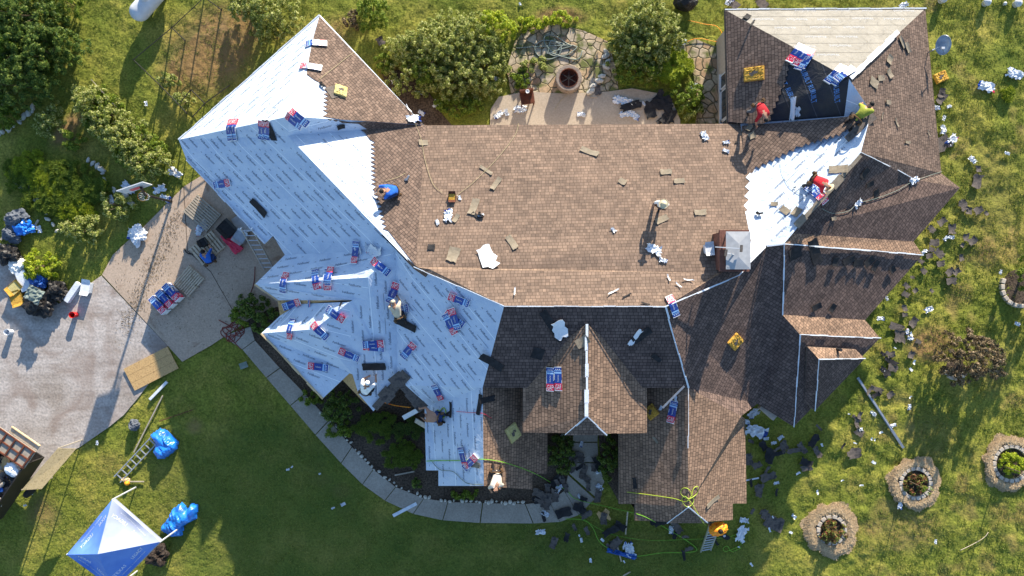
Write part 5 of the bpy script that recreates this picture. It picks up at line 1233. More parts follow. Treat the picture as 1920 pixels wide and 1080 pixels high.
for a, b_ in ((C4[0], C4[1]), (C4[1], C4[2]), (C4[2], C4[3]), (C4[3], C4[0])):
    mb = MB(); mb.add([a-c0, b_-c0, b_-c0-Vector((0, 0, .22)), a-c0-Vector((0, 0, .22))], [(0, 1, 2, 3)], 'tent_blue_lit'); mb.build('valance', t)
    MB().bar(a-c0-Vector((0, 0, .24)), b_-c0-Vector((0, 0, .24)), .03, .03, 'alu').build('frame_bar', t)
for c_ in C4: MB().bar(Vector((c_.x, c_.y, 0))-c0+Vector((0, 0, 0)), c_-c0, .05, .05, 'white_paint').build('leg', t)

# ---------------------------------------------------- dump trailer
t = thing('dump_trailer', 'dark dump trailer loaded with debris at the left edge', 'trailer', Vector((P(13, 850, 2.3).x, P(13, 850, 2.3).y, 0)), world_dir((-30, 800), (60, 862)))
mk('plywood_olive', [(.30, .235, .12), (.38, .30, .17), (.24, .19, .10)], scale=9, rough=.85)
# local x runs along the tailgate (down-right), local y up-right
for y0, y1 in ((-1.9, .0),):
    pass
MB().box((0, -1.7, 1.0), (2.0, 3.6, .08), 'black_metal').build('floor', t)
for x in (-1.0, 1.0): MB().box((x, -1.7, 1.65), (.06, 3.6, 1.35), 'black_metal').build('side_panel', t)
mb = MB()
for k in range(70): mb.blob((random.uniform(-.85, .85), random.uniform(-3.3, -.1), 1.7+random.random()*.3), (random.uniform(.1, .3), random.uniform(.1, .3), .06), random.choice(['scrap', 'scrap_black', 'osb', 'scrap', 'blue_plastic', 'wood_grey']), seed=k, rough=.5, n=1)
tag(mb.build('debris_load', t), kind=None)
mb = MB(); mb.blob((.6, -.55, 2.15), (.38, .3, .2), 'white_plastic', seed=3, rough=.3, n=3); mb.build('plastic_bag', t)
# tailgate doors lifted flat
g = MB().box((0, .35, 2.3), (2.15, .95, .05), 'wood_grey').build('tailgate', t)
for x in (-1.0, -.5, 0, .5, 1.0): MB().box((x, .35, 2.36), (.07, .95, .07), 'rust').build('crossbar', g)
for y in (-.1, .35, .8): MB().box((0, y, 2.35), (2.15, .06, .06), 'rust').build('crossbar', g)
MB().box((.25, .98, 2.2), (1.6, .28, .05), 'wood_pale').build('shelf', t); MB().box((.25, 1.13, 2.24), (1.6, .04, .1), 'wood_fresh').build('shelf_lip', t)
for y in (-.9, -2.0):
    for x in (-1.15, 1.15):
        mb = MB(); mb.lathe((0, 0, 0), [(0, .1), (.2, .1), (.36, .08), (.38, 0), (.36, -.08), (.2, -.1), (0, -.1)], 'scrap_black', 20)
        mb.v = [Matrix.Rotation(math.pi/2, 3, 'Y')@v+Vector((x, y, .38)) for v in mb.v]; mb.build('wheel', t)
a, b_, c_, d = P(108, 841, 1.9), P(143, 841, 1.75), P(78, 917, 2.1), P(40, 919, 2.2)
t2 = thing('plywood_board', 'greenish plywood board propped beside the dump trailer', 'plywood', P(95, 880, 0)); o0 = P(95, 880, 0)
mb = MB(); vs = [a-o0, b_-o0, c_-o0, d-o0]; vs2 = [v-Vector((0, 0, .03)) for v in vs]; mb.add(vs+vs2, [(3, 2, 1, 0), (4, 5, 6, 7), (0, 1, 5, 4), (1, 2, 6, 5), (2, 3, 7, 6), (3, 0, 4, 7)], 'plywood_olive'); mb.build('panel', t2)
for p in (a, d): MB().bar(Vector((p.x*.998, p.y*.998, 0))-o0, p-o0-Vector((0, 0, .03)), .05, .05, 'wood_grey').build('prop', t2)

# ---------------------------------------------------- propane tank
ta, tb = P(258, 26, .75), P(300, -22, .75); t = thing('propane_tank', 'white horizontal propane tank at the top left lawn', 'propane tank', P(275, 8, 0)); o0 = P(275, 8, 0)
d = (tb-ta).normalized(); r = .45; pts = []; rs = []
for k in range(-8, 1): a = k/8*math.pi/2; pts.append(ta+d*r*(math.sin(a)+.0)+d*r*.3-o0); rs.append(max(.01, r*math.cos(a)))
for k in range(0, 9): a = k/8*math.pi/2; pts.append(tb+d*r*math.sin(a)-o0); rs.append(max(.01, r*math.cos(a)))
mb = MB(); mb.tube(pts, rs, 'white_paint', 28); mb.build('tank_shell', t, smooth=True)
mid = (ta+tb)/2-o0; mb = MB(); mb.lathe(mid+Vector((0, 0, .43)), [(.2, -.05), (.2, .14), (.12, .2), (0, .21)], 'white_paint', 18); mb.build('valve_dome', t, smooth=True)
for f_ in (.2, .8):
    p = ta.lerp(tb, f_)-o0; MB().box((p.x, p.y, .18), (.5, .16, .36), 'galv', rz=world_dir((258, 26), (300, -22))).build('cradle', t)
# ---------------------------------------------------- pipe fence
t = thing('pipe_fence', 'black pipe fence with tall corner post around the dirt yard', 'fence', P(250, 112, 0)); o0 = P(250, 112, 0)
posts = [(250, 112), (322, 52), (383, -5), (347, 76), (415, 18), (300, 160), (350, 212)]
for x, y in posts: MB().tube([P(x, y, 0)-o0, P(x, y, 1.25)-o0], .035, 'black_metal', 8).build('post', t)
for a, b_ in (((250, 112), (322, 52)), ((322, 52), (383, -5)), ((322, 52), (347, 76)), ((383, -5), (415, 18)), ((250, 112), (300, 160)), ((300, 160), (350, 212))):
    for z in (1.2,): MB().tube([P(a[0], a[1], z)-o0, P(b_[0], b_[1], z)-o0], .022, 'black_metal', 6).build('rail', t)
t = thing('garden_gate', 'open dark metal gate frame beside the left wing', 'gate', P(370, 185, 0)); o0 = P(370, 185, 0)
for a, b_ in (((340, 190), (358, 168)), ((358, 168), (384, 194)), ((384, 194), (362, 218))):
    for z in (.3, 1.3): MB().tube([P(*a, z)-o0, P(*b_, z)-o0], .025, 'black_metal', 6).build('rail', t)
for a in ((340, 190), (358, 168), (384, 194), (362, 218), (430, 160)): MB().tube([P(*a, 0)-o0, P(*a, 1.35)-o0], .03, 'black_metal', 6).build('post', t)
for z in (.3, 1.3): MB().tube([P(384, 194, z)-o0, P(430, 160, z)-o0], .025, 'black_metal', 6).build('rail', t)
# trellis fence along the diagonal hedge
t = thing('wire_fence', 'weathered wooden lattice fence inside the diagonal hedge', 'fence', P(250, 245, 0)); o0 = P(250, 245, 0)
for k in range(9):
    f_ = k/8; x, y = 172+(330-172)*f_, 150+(325-150)*f_; MB().bar(P(x, y, 0)-o0, P(x, y, .6)-o0, .06, .06, 'wood_grey').build('post', t)
for z in (.25, .5): MB().bar(P(172, 150, z)-o0, P(330, 325, z)-o0, .02, .04, 'wood_grey').build('rail', t)
# ---------------------------------------------------- basketball hoop
t = thing('basketball_hoop', 'tall basketball hoop with white backboard at the driveway edge', 'basketball hoop', P(322, 378, 0)); o0 = P(322, 378, 0)
MB().tube([Vector((0, 0, 0)), Vector((0, 0, 2.6)), P(250, 352, 3.5)-o0-Vector((-.35, 0, 0))], .06, 'black_metal', 10).build('pole', t)
bc = P(252, 352, 3.45)-o0; yb = world_dir((228, 358), (272, 343)); R = Matrix.Rotation(yb, 3, 'Z')
mb = MB(); mb.box(bc, (1.25, .04, .85), 'white_paint', rz=yb); mb.build('backboard', t); 
mb = MB(); mb.box(bc+R@Vector((0, -.03, -.12)), (.5, .01, .35), 'red_wrap', rz=yb); mb.build('target_square', t)
rc = bc+R@Vector((.05, -.36, -.40)); mb = MB(); mb.tube([rc+Vector((.225*math.cos(a), .225*math.sin(a), 0)) for a in [2*math.pi*k/20 for k in range(21)]], .012, 'orange', 6, cap=False); mb.build('rim', t)
mb = MB()
for k in range(12):
    for sg_ in (1, -1):
        mb.tube([rc+Vector((.22*math.cos(a0), .22*math.sin(a0), 0)) * 1 if False else rc+Vector(((.22-.09*q)*math.cos(2*math.pi*k/12+sg_*q*.8), (.22-.09*q)*math.sin(2*math.pi*k/12+sg_*q*.8), -.42*q)) for q in (0, .33, .66, 1)], .007, 'white_wrap', 4, cap=False)
mb.build('net', t)
# ---------------------------------------------------- satellite dish
t = thing('satellite_dish', 'grey satellite dish on an arm off the north-east eave', 'satellite dish', P(1738, 100, 2.9)); o0 = P(1738, 100, 2.9)
dc_ = P(1769, 85, 3.5)-o0; nrm = Vector((.75, -.3, .55)).normalized(); nrm = Vector((-.55, -.1, .8)).normalized(); R = rot_to(nrm, 0)
mb = MB(); mb.lathe((0, 0, 0), [(0, 0), (.12, .01), (.25, .045), (.36, .09), (.37, .085), (.25, .03), (.0, -.02)], 'galv', 28); mb.v = [R@Vector((v.x*.85, v.y*1.2, v.z))+dc_ for v in mb.v]; mb.build('reflector', t, smooth=True)
mb = MB(); mb.tube([Vector((0, 0, -.3)), Vector((0, 0, .45)), dc_-nrm*.05], .03, 'galv', 8); mb.build('mast', t); mb = MB(); mb.tube([dc_-Vector((0, .3, 0)), dc_+nrm*.45+Vector((0, -.2, 0))], .02, 'galv', 6); mb.build('feed_arm', t)
MB().box(dc_+nrm*.45+Vector((0, -.2, 0)), (.14, .09, .09), 'white_paint').build('receiver', t); MB().bar((-.2, 0, -.25), (0, 0, .1), .03, .03, 'galv').build('strut', t)
# ---------------------------------------------------- tank lids
for x, y, r in ((1764, 1, .2), (1846, 7, .19), (1882, 8, .09), (1903, 9, .2)):
    t = thing('tank_lid', 'x', 'tank lid', P(x, y, 0), 0, 'septic tank lids in the grass'); t['label'] = {1764: 'leftmost white domed septic lid at the top edge', 1846: 'white domed lid, second from the left at the top right', 1882: 'smallest white domed lid between two big ones', 1903: 'rightmost white domed lid in the top right corner'}[x]
    mb = MB(); mb.lathe((0, 0, 0), [(r*.8, 0), (r*.8, r*1.0), (r, r*1.05), (r*.98, r*1.3), (r*.75, r*1.7), (r*.4, r*1.95), (0, r*2)], 'white_paint', 24); mb.build('dome', t, smooth=True); MB().box((0, 0, r*2), (r*.3, .03, .03), 'white_paint').build('knob', t)
# ---------------------------------------------------- fire pit
t = thing('fire_pit', 'round stone block fire pit with rusty bowl on the flagstones', 'fire pit', P(1065, 152, .03))
for lay in range(4):
    for k in range(16):
        a = 2*math.pi*(k+.5*(lay % 2))/16; MB().box((.54*math.cos(a), .54*math.sin(a), .07+lay*.145), (.2, .245, .135), 'pit_stone', rz=a).build('stone_block', t, bevel=.02)
mb = MB(); mb.lathe((0, 0, 0), [(.0, .18), (.3, .2), (.42, .35), (.44, .6), (.47, .6), (.46, .55)], 'rust', 28); mb.build('fire_bowl', t)
for k in range(3): a = math.pi*k/3+.5; MB().bar((.42*math.cos(a), .42*math.sin(a), .5), (-.42*math.cos(a), -.42*math.sin(a), .5), .03, .03, 'black_metal').build('grate_bar', t)
# garden chair
t = thing('garden_chair', 'reddish brown square garden chair on the left of the patio', 'chair', P(988, 188, .05), .15)
MB().box((0, 0, .38), (.62, .58, .08), 'rust').build('seat', t); MB().box((0, .3, .62), (.66, .08, .55), 'rust').build('backrest', t)
for x in (-.3, .3):
    MB().box((x, 0, .58), (.08, .6, .05), 'rust').build('armrest', t)
    for y in (-.26, .26): MB().box((x, y, .28), (.06, .06, .56), 'rust').build('leg', t)
mb = MB(); mb.lathe(P(989, 172, .95)-P(988, 188, .05), [(0, .0), (.09, .0), (.1, .06), (.08, .08), (0, .03)], 'white_paint', 16); o = mb.build('paper_plate'); o.location = P(988, 188, .05); tag(o, 'small white cup on the reddish garden chair back', 'cup')
# paver plank on flagstones
o = flat_piece('wooden_plank', 1113, 165, A_(90), .95, .35, 'wood_grey', lift=.06, th=.04); tag(o, 'short grey plank across flagstones and patio edge', 'plank')
o = flat_piece('utility_cover', 457, 685, A_(20), .4, .3, 'hose_grey', lift=.04, th=.04); tag(o, 'small grey green utility cover in the shaded front lawn', 'utility cover')
# eave clutter beside driveway
def cluster(px, py, items):
    for dx, dy, r, mat, nm, lab, cat in items: bag(px+dx, py+dy, r, mat, lab, cat=cat, name=nm, seed=int(px+dx), rough=.25)
flat = flat_piece('shingle_wrapper', 437, 455, A_(-50), 1.2, .5, 'red_wrap', lift=.15, th=.1, crumple=.03); tag(flat, 'red wrapper heap on the concrete beside the second pallet', 'wrapper')
box(430, 430, (440, 440), (.8, .5, .35), 'black_metal', 'black tool crate in the shade under the left wing eave', roof=False, cat='crate', name='tool_crate', lid='scrap_black')
box(455, 445, (470, 455), (.6, .45, .4), 'galv', 'grey metal tool box under the left wing eave', roof=False, cat='tool box', name='tool_box', lid='galv')
box(384, 464-9, (392, 470), (.4, .3, .25), 'black_metal', 'small black case on the second pallet', roof=False, z=.16, cat='case', name='tool_case', lid='scrap_black')
hose('black_cable', [(345, 466), (352, 475), (365, 478), (380, 490), (388, 500)], .03, 'black_metal', 'black cable between the first and second pallets', 'cable')
# ---------------------------------------------------- dark felt notch contents, downspouts
board('gutter_piece', (757, 783), (790, 765), .22, .12, 'white_plastic', 'short white gutter hanging in the dark notch', 'gutter', z=1.6, z2=2.2)
board('gutter_piece', (780, 788), (800, 800), .22, .12, 'galv', 'grey gutter below the short white one in the notch', 'gutter', z=1.6, z2=2.2)
for x, y in ((812, 905), (972, 922), (1262, 988)):
    pass

# ================================================================== vegetation
def leaves(cx, cy, z0, rx, ry, h, n_, ls, kind, seed, ncl=40, spiky=False, open_=.12):
    r_ = np.random.default_rng(seed)
    a = r_.uniform(0, 2*np.pi, ncl); rad = np.sqrt(r_.uniform(0, 1, ncl)); fr = 1.05+.16*np.sin(3*a+seed)+.10*np.sin(5*a+seed*2)
    X0 = rx*rad*np.cos(a)*fr; Y0 = ry*rad*np.sin(a)*fr; Z0 = h*(np.sqrt(np.clip(1-rad**2*.85, 0, 1)))*r_.uniform(.45, 1.12, ncl)
    c_ = r_.integers(0, ncl, n_); sp = .5*math.sqrt(rx*ry/ncl)*2.6
    off = r_.normal(0, 1, (n_, 3)); off /= np.linalg.norm(off, axis=1)[:, None]; off *= (r_.uniform(0, 1, n_)**.5)[:, None]*np.array([sp, sp, min(h*.35, sp*1.1)])
    C_ = np.stack([X0[c_], Y0[c_], Z0[c_]], 1)+off; C_[:, 2] = np.clip(C_[:, 2], .04, None)
    if spiky:
        ang = r_.uniform(0, 2*np.pi, n_); ln = r_.uniform(.5, 1, n_)*ls*3.2; k = r_.uniform(.2, 1.1, n_)
        d = np.stack([np.cos(ang)*k, np.sin(ang)*k, np.ones(n_)*r_.uniform(.4, 1.1, n_)], 1); d /= np.linalg.norm(d, axis=1)[:, None]
        s_ = np.stack([-np.sin(ang), np.cos(ang), np.zeros(n_)], 1)*ls*.2; b0 = C_*np.array([.75, .75, .4]); tip = b0+d*ln[:, None]; tip[:, 2] -= .15*ln; m_ = b0+d*ln[:, None]*.55+np.array([0, 0, .06])
        v = np.stack([b0-s_, b0+s_, m_+s_*.8, m_-s_*.8, tip], 1); vs = v.reshape(-1, 3); i0 = np.arange(n_)*5
        tr = np.concatenate([np.stack([i0, i0+1, i0+2], 1), np.stack([i0, i0+2, i0+3], 1), np.stack([i0+3, i0+2, i0+4], 1)]); return vs, tr
    nrm = off/np.maximum(.001, np.linalg.norm(off, axis=1))[:, None]*.8+r_.normal(0, .55, (n_, 3))+np.array([0, 0, .55]); nrm /= np.linalg.norm(nrm, axis=1)[:, None]
    t1 = np.cross(nrm, r_.normal(0, 1, (n_, 3))); t1 /= np.linalg.norm(t1, axis=1)[:, None]; t2 = np.cross(nrm, t1); sz = ls*r_.uniform(.55, 1.3, n_)
    L1 = t1*sz[:, None]; W1 = t2*sz[:, None]*.42
    v = np.stack([C_-L1, C_+W1*1.0-L1*.1, C_+L1, C_-W1-L1*.1], 1); vs = v.reshape(-1, 3); i0 = np.arange(n_)*4
    tr = np.concatenate([np.stack([i0, i0+1, i0+2], 1), np.stack([i0, i0+2, i0+3], 1)]); return vs, tr
def plant(px, py, rx, ry, h, kind, label, name='shrub', cat='shrub', dens=1.0, ls=.06, seed=None, spiky=False, group=None, ncl=None, trunk=True):
    rx, ry = rx*H/F, ry*H/F; sd_ = seed if seed is not None else int(px*3+py*7) % 9973
    c_ = P(px, py, 0); t = thing(name, label, cat, c_, 0, group)
    n_ = int(rx*ry*(5200 if not spiky else 7500)*dens)+250; trunk = trunk and not spiky
    vs, tr = leaves(0, 0, 0, rx, ry, h, n_, ls, kind, sd_, ncl=ncl or int(max(18, rx*ry*(90 if not spiky else 70))), spiky=spiky)
    me = np_mesh('foliage', vs, tr, [kind], 3); o = bpy.data.objects.new('foliage', me); COL.objects.link(o); o.parent = t
    if trunk:
        rr = random.Random(sd_); mb = MB()
        for k in range(5):
            a = rr.uniform(0, 6.28); q = rr.uniform(.3, .75); mb.tube([(0.03*math.cos(a), .03*math.sin(a), 0), (rx*q*.4*math.cos(a), ry*q*.4*math.sin(a), h*.4), (rx*q*math.cos(a), ry*q*math.sin(a), h*.8)], [.025, .016, .007], 'bark', 5)
        mb.build('stem', t)
    return t
PL = [ # px,py,rx,ry,h,kind,label,kw
 (25, 25, 48, 42, 1.4, 'leaf_mid', 'bushy green tree in the top left corner', {}), (85, 35, 62, 55, 2.7, 'leaf_dark', 'dark dense tree at the top left edge', {}), (145, 15, 30, 30, 1.6, 'leaf_mid', 'yellow green bush right of the dark top left trees', {}),
 (110, 110, 62, 55, 2.5, 'leaf_dark', 'dark dense tree below the topmost one', {}), (45, 100, 38, 40, 1.6, 'leaf_mid', 'mid green bush left of the dark trees', {}), (70, 165, 55, 45, 2.1, 'leaf_dark', 'lowest dark tree of the top left clump', {}), (12, 160, 35, 45, 1.3, 'leaf_pale', 'pale bush at the left edge below the dark trees', {}),
 (15, 215, 28, 35, 1.0, 'leaf_mid', 'low green bush at the left edge above the weed bed', {}), (5, 75, 22, 30, 1.2, 'leaf_yellow', 'bright yellow green bush at the left edge', {}),
 (103, 232, 26, 32, .8, 'leaf_pale', 'small round shrub on the bare strip of grass', {}), (143, 262, 18, 18, .6, 'leaf_mid', 'small weed clump right of the round shrub', {}),
 (183, 200, 34, 34, 1.3, 'leaf_pale', 'first shrub at the top of the diagonal hedge', {}), (220, 232, 38, 36, 1.4, 'leaf_pale', 'second shrub of the diagonal hedge', {}), (252, 268, 42, 38, 1.5, 'leaf_pale', 'third shrub of the diagonal hedge', {}), (288, 305, 38, 36, 1.4, 'leaf_pale', 'lowest shrub of the diagonal hedge', {}),
 (60, 315, 52, 34, .8, 'leaf_yellow', 'tall yellowish weeds at the left of the rock edged bed', dict(spiky=True)), (120, 330, 55, 38, .9, 'leaf_mid', 'green weeds in the middle of the rock edged bed', dict(spiky=True)), (180, 355, 40, 32, .8, 'leaf_mid', 'weeds at the right of the rock edged bed', dict(spiky=True)),
 (90, 375, 50, 34, .8, 'leaf_mid', 'weeds at the lower left of the rock edged bed', dict(spiky=True)), (150, 395, 45, 28, .7, 'leaf_yellow', 'yellow tufts low in the rock edged bed', dict(spiky=True)), (165, 430, 40, 24, .9, 'leaf_pale', 'pale leafy shrub below the rock edged bed', {}), (228, 388, 28, 26, .9, 'leaf_pale', 'round pale shrub right of the rock edged bed', {}),
 (85, 498, 38, 24, .8, 'leaf_yellow', 'yellow green shrub above the big black trash bag', {}), (40, 345, 30, 24, .7, 'leaf_mid', 'green weeds at the far left of the rock edged bed', dict(spiky=True)),
 (478, 20, 38, 36, 1.6, 'leaf_pale', 'pale shrub left of the top middle pair', {}), (520, 36, 50, 46, 1.9, 'leaf_pale', 'large pale shrub touching the left wing corner', {}), (520, 72, 26, 20, 1.3, 'leaf_pale', 'smaller shrub below the large pale one at the left wing', {}),
 (322, 155, 22, 12, .7, 'leaf_pale', 'low shrub along the black pipe fence', {}), (350, 192, 20, 14, .7, 'leaf_pale', 'low shrub inside the garden gate', {}),
 (700, 28, 30, 36, 1.5, 'leaf_mid', 'blue green small tree at the top of the back lawn', {}), (662, 40, 16, 14, .6, 'leaf_brown', 'small dry bush left of the blue green tree', {}), (725, 120, 20, 20, .5, 'leaf_mid', 'low green clump by the left flagstones', {}),
 (775, 95, 44, 30, 1.3, 'leaf_pale', 'left end of the tall flowering patio hedge', {}), (830, 105, 52, 50, 1.9, 'leaf_pale', 'tall flowering bush left of the flagstones', {}), (885, 80, 50, 40, 1.8, 'leaf_pale', 'flowering bush at the top of the patio hedge', {}), (925, 60, 42, 28, 1.5, 'leaf_yellow', 'bright flowering bush at the right end of the patio hedge', {}),
 (860, 155, 50, 38, 1.6, 'leaf_pale', 'flowering bush nearest the main eave', {}), (905, 130, 40, 42, 1.6, 'leaf_pale', 'flowering bush touching the flagstones', {}), (800, 140, 34, 28, 1.2, 'leaf_mid', 'green bush at the lower left of the patio hedge', {}), (860, 205, 42, 18, .7, 'leaf_mid', 'low weeds squeezed against the main eave', {}),
 (985, 48, 34, 12, .45, 'leaf_yellow', 'bright ground plants at the upper left flagstone edge', {}), (1045, 40, 38, 12, .45, 'leaf_yellow', 'bright ground plants at the upper right flagstone edge', {}), (1000, 125, 24, 13, .35, 'leaf_pale', 'low pale plant in the middle of the flagstones', {}), (975, 150, 18, 20, .25, 'leaf_mid', 'moss green tuft at the left of the flagstones', {}),
 (1170, 62, 38, 34, 1.5, 'leaf_pale', 'left flowering bush of the right patio hedge', {}), (1210, 42, 42, 34, 1.7, 'leaf_pale', 'top flowering bush of the right patio hedge', {}), (1245, 72, 34, 36, 1.5, 'leaf_pale', 'right flowering bush of the right patio hedge', {}), (1200, 100, 42, 36, 1.4, 'leaf_pale', 'middle flowering bush of the right patio hedge', {}), (1195, 140, 40, 24, 1.0, 'leaf_mid', 'dark green bush at the bottom of the right patio hedge', {}),
 (1260, 128, 40, 40, 1.5, 'leaf_yellow', 'round yellow green ornamental grass by the right hedge', dict(spiky=True, dens=2.6, ls=.09)), (1290, 185, 28, 26, .8, 'leaf_mid', 'leafy plant at the right end of the patio', {}), (1296, 210, 20, 20, .6, 'leaf_pale', 'small leafy plant against the main eave', {}),
 (475, 572, 26, 20, .9, 'leaf_dark', 'dark bush between driveway and left wing', {}), (455, 590, 18, 18, .6, 'leaf_mid', 'small bush beside the red hose coil', {}), (500, 600, 24, 26, .8, 'leaf_dark', 'dark bush along the walkway start', {}), (585, 745, 20, 12, .4, 'leaf_mid', 'low green plant at the walkway edge', {}), (635, 800, 26, 16, .5, 'leaf_mid', 'low spreading plant by the border stones', {}),
 (640, 760, 34, 30, .9, 'leaf_dark', 'dark shrub under the lower small gable', {}), (705, 800, 44, 36, .8, 'leaf_mid', 'grassy clump in the shaded front bed', dict(spiky=True, dens=1.5)), (755, 850, 46, 34, .8, 'leaf_mid', 'large grassy clump nearest the left low porch', dict(spiky=True, dens=1.5)), (765, 800, 34, 26, .7, 'leaf_dark', 'dark grassy clump in the front bed', dict(spiky=True, dens=1.5)), (780, 903, 10, 10, .35, 'leaf_dark', 'single small plant in the mulch', {}),
 (1050, 845, 26, 36, .8, 'leaf_dark', 'dark bush left of the entry path', {}), (1140, 850, 20, 42, .8, 'leaf_dark', 'dark bush right of the entry path', {}), (870, 925, 26, 8, .3, 'leaf_mid', 'low green plants below the left low porch', {}),
 (1800, 668, 60, 46, 1.9, 'leaf_brown', 'large dead brown bush on the east lawn', dict(dens=1.0, name='dead_bush')), (1918, 505, 38, 40, 2.8, 'leaf_mid', 'green tree at the right edge with rock edging', {}),
 (1714, 905, 22, 20, .35, 'leaf_red', 'reddish small shrub in the middle stone ring', {}), (1557, 992, 22, 22, .6, 'leaf_red', 'red and green shrub in the straw ringed bed', {}), (1890, 868, 26, 20, .5, 'leaf_yellow', 'bright leafy plant in the right stone ring', {}),
 (95, 345, 60, 45, .7, 'leaf_yellow', 'broad grassy mass filling the rock edged bed centre', dict(spiky=True)), (150, 365, 50, 40, .7, 'leaf_mid', 'grassy mass filling the rock edged bed right half', dict(spiky=True)), (45, 320, 40, 30, .6, 'leaf_mid', 'grassy mass at the upper left of the rock edged bed', dict(spiky=True)),
 (205, 215, 40, 40, .8, 'leaf_mid', 'green undergrowth in the upper diagonal hedge', {}), (270, 285, 46, 40, .9, 'leaf_mid', 'green undergrowth in the lower diagonal hedge', {}), (45, 60, 50, 60, 1.2, 'leaf_dark', 'dark undergrowth left among the top left trees', {}), (100, 75, 50, 80, 1.4, 'leaf_dark', 'dark undergrowth between the top left trees', {}),
 (840, 118, 112, 72, 1.05, 'leaf_pale', 'green undergrowth beneath the tall patio hedge', {}), (1195, 88, 52, 62, 1.2, 'leaf_pale', 'green undergrowth beneath the right patio hedge', {}),
 (1886, 178, 16, 16, .35, 'leaf_yellow', 'yellow weeds tuft on the upper right lawn', dict(spiky=True))]
for (px, py, rx, ry, h, kind, lab, kw) in PL:
    kw = dict(kw); nm = kw.pop('name', 'ornamental_grass' if kw.get('spiky') else 'shrub')
    plant(px, py, rx, ry, h, kind, lab, name=nm, cat={'shrub': 'shrub', 'dead_bush': 'bush', 'ornamental_grass': 'weeds'}.get(nm, 'shrub'), **kw)
# saplings casting thin shadows
for (px, py, h, lab) in ((1876, 872, 3.0, 'thin bare sapling in the right stone ring'), (1700, 900, 2.2, 'thin bare sapling in the middle stone ring')):
    t = thing('sapling', lab, 'sapling', P(px, py, 0)); mb = MB(); mb.tube([(0, 0, 0), (.02, 0, h*.5), (.03, .03, h)], [.03, .02, .006], 'bark', 6); mb.build('trunk', t)
    vs, tr = leaves(0, 0, 0, .22, .22, .5, 90, .05, 'leaf_mid', 5, ncl=8); vs = vs+np.array([.02, .02, h-.6]); me = np_mesh('crown', vs, tr, ['leaf_mid'], 3); o = bpy.data.objects.new('crown', me); COL.objects.link(o); o.parent = t
# dry leaf litter on the paving
r_ = np.random.default_rng(5); m_ = 1500; f_ = r_.uniform(0, 1, m_); pxs = 335-100*f_+r_.normal(0, 9, m_); pys = 400+215*f_+r_.normal(0, 9, m_)
k_ = m_//3; pxs[:k_] = r_.uniform(215, 450, k_); pys[:k_] = r_.uniform(400, 650, k_)
ok = inpoly(pxs, pys, G_drive) | inpoly(pxs, pys, G_gravel); pxs, pys = pxs[ok], pys[ok]; m_ = len(pxs); C_ = np.stack([(pxs-960)*H/F, (540-pys)*H/F, np.full(m_, .045)], 1); b_ = r_.uniform(0, 6.28, m_); L1 = np.stack([np.cos(b_), np.sin(b_), r_.uniform(-.3, .3, m_)], 1)*r_.uniform(.015, .05, m_)[:, None]; W1 = np.stack([-np.sin(b_), np.cos(b_), np.zeros(m_)], 1)*.015
me = np_mesh('leaf_litter', np.stack([C_-L1, C_+W1, C_+L1, C_-W1], 1).reshape(-1, 3), np.arange(m_*4).reshape(-1, 4), ['leaf_brown'], 4); o = bpy.data.objects.new('leaf_litter', me); COL.objects.link(o); tag(o, 'dry brown leaf litter blown over the concrete driveway', 'leaf litter', kind='stuff')
# stone rings with straw
def ring(px, py, rin, rout, n_, lab, part=None):
    t = thing('stone_ring', lab, 'stone ring', P(px, py, 0))
    for k in range(n_):
        a = 2*math.pi*k/n_
        if part and not part(a): continue
        MB().box((rin*math.cos(a), rin*math.sin(a), .08), (.2, 2*math.pi*rin/n_*.86, .2), 'stone_block', rz=a).build('edging_stone', t, bevel=.03)
    if rout:
        r_ = np.random.default_rng(int(px)); m_ = 12000; a = r_.uniform(0, 6.283, m_); r0 = r_.uniform(rin+.14, rout, m_)*(1+.07*np.sin(3*a+px)+.05*np.sin(7*a)+.04*np.sin(13*a+1)); z = .05+.16*np.sin((r0-rin)/(rout-rin)*3.0).clip(0, 1)*r_.uniform(.3, 1, m_)
        c_ = np.stack([r0*np.cos(a), r0*np.sin(a), z], 1); b_ = r_.uniform(0, 6.283, m_); d = np.stack([np.cos(b_), np.sin(b_), r_.uniform(-.2, .3, m_)], 1)*r_.uniform(.04, .13, m_)[:, None]; s_ = np.stack([-np.sin(b_), np.cos(b_), np.zeros(m_)], 1)*.012
        v = np.stack([c_-d-s_, c_-d+s_, c_+d+s_, c_+d-s_], 1).reshape(-1, 3); i0 = np.arange(m_)*4; me = np_mesh('straw_mulch', v, np.stack([i0, i0+1, i0+2, i0+3], 1), ['straw'], 4); o = bpy.data.objects.new('straw_mulch', me); COL.objects.link(o); o.parent = t; o['kind'] = 'stuff'
        MBx = MB(); MBx.lathe((0, 0, 0), [(rin+.1, .02), (rin+.18, .1), ((rin+rout)/2, .15), (rout*.9, .05), (rout*.93, -.03)], 'straw', 40); q = MBx.build('straw_base', t)
    mb = MB(); mb.lathe((0, 0, 0), [(0, .06), (rin*.7, .05), (rin*.95, .03)], 'mulch', 24); mb.build('soil', t)
ring(1714, 905, .74, 1.25, 18, 'round stone ring with grey straw collar, the middle of three'); ring(1557, 992, .66, 1.32, 14, 'straw collared stone ring, the lowest of three'); ring(1893, 868, .86, 1.34, 20, 'pale stone ring with straw collar at the right edge')
ring(1912, 538, .95, 0, 20, 'half ring of rocks around the tree at the right edge', part=lambda a: math.pi*.8 < a < math.pi*1.6); ring(1790, 690, .5, 0, 9, 'short arc of stones below the dead brown bush', part=lambda a: a > math.pi*1.1 and a < math.pi*1.9)
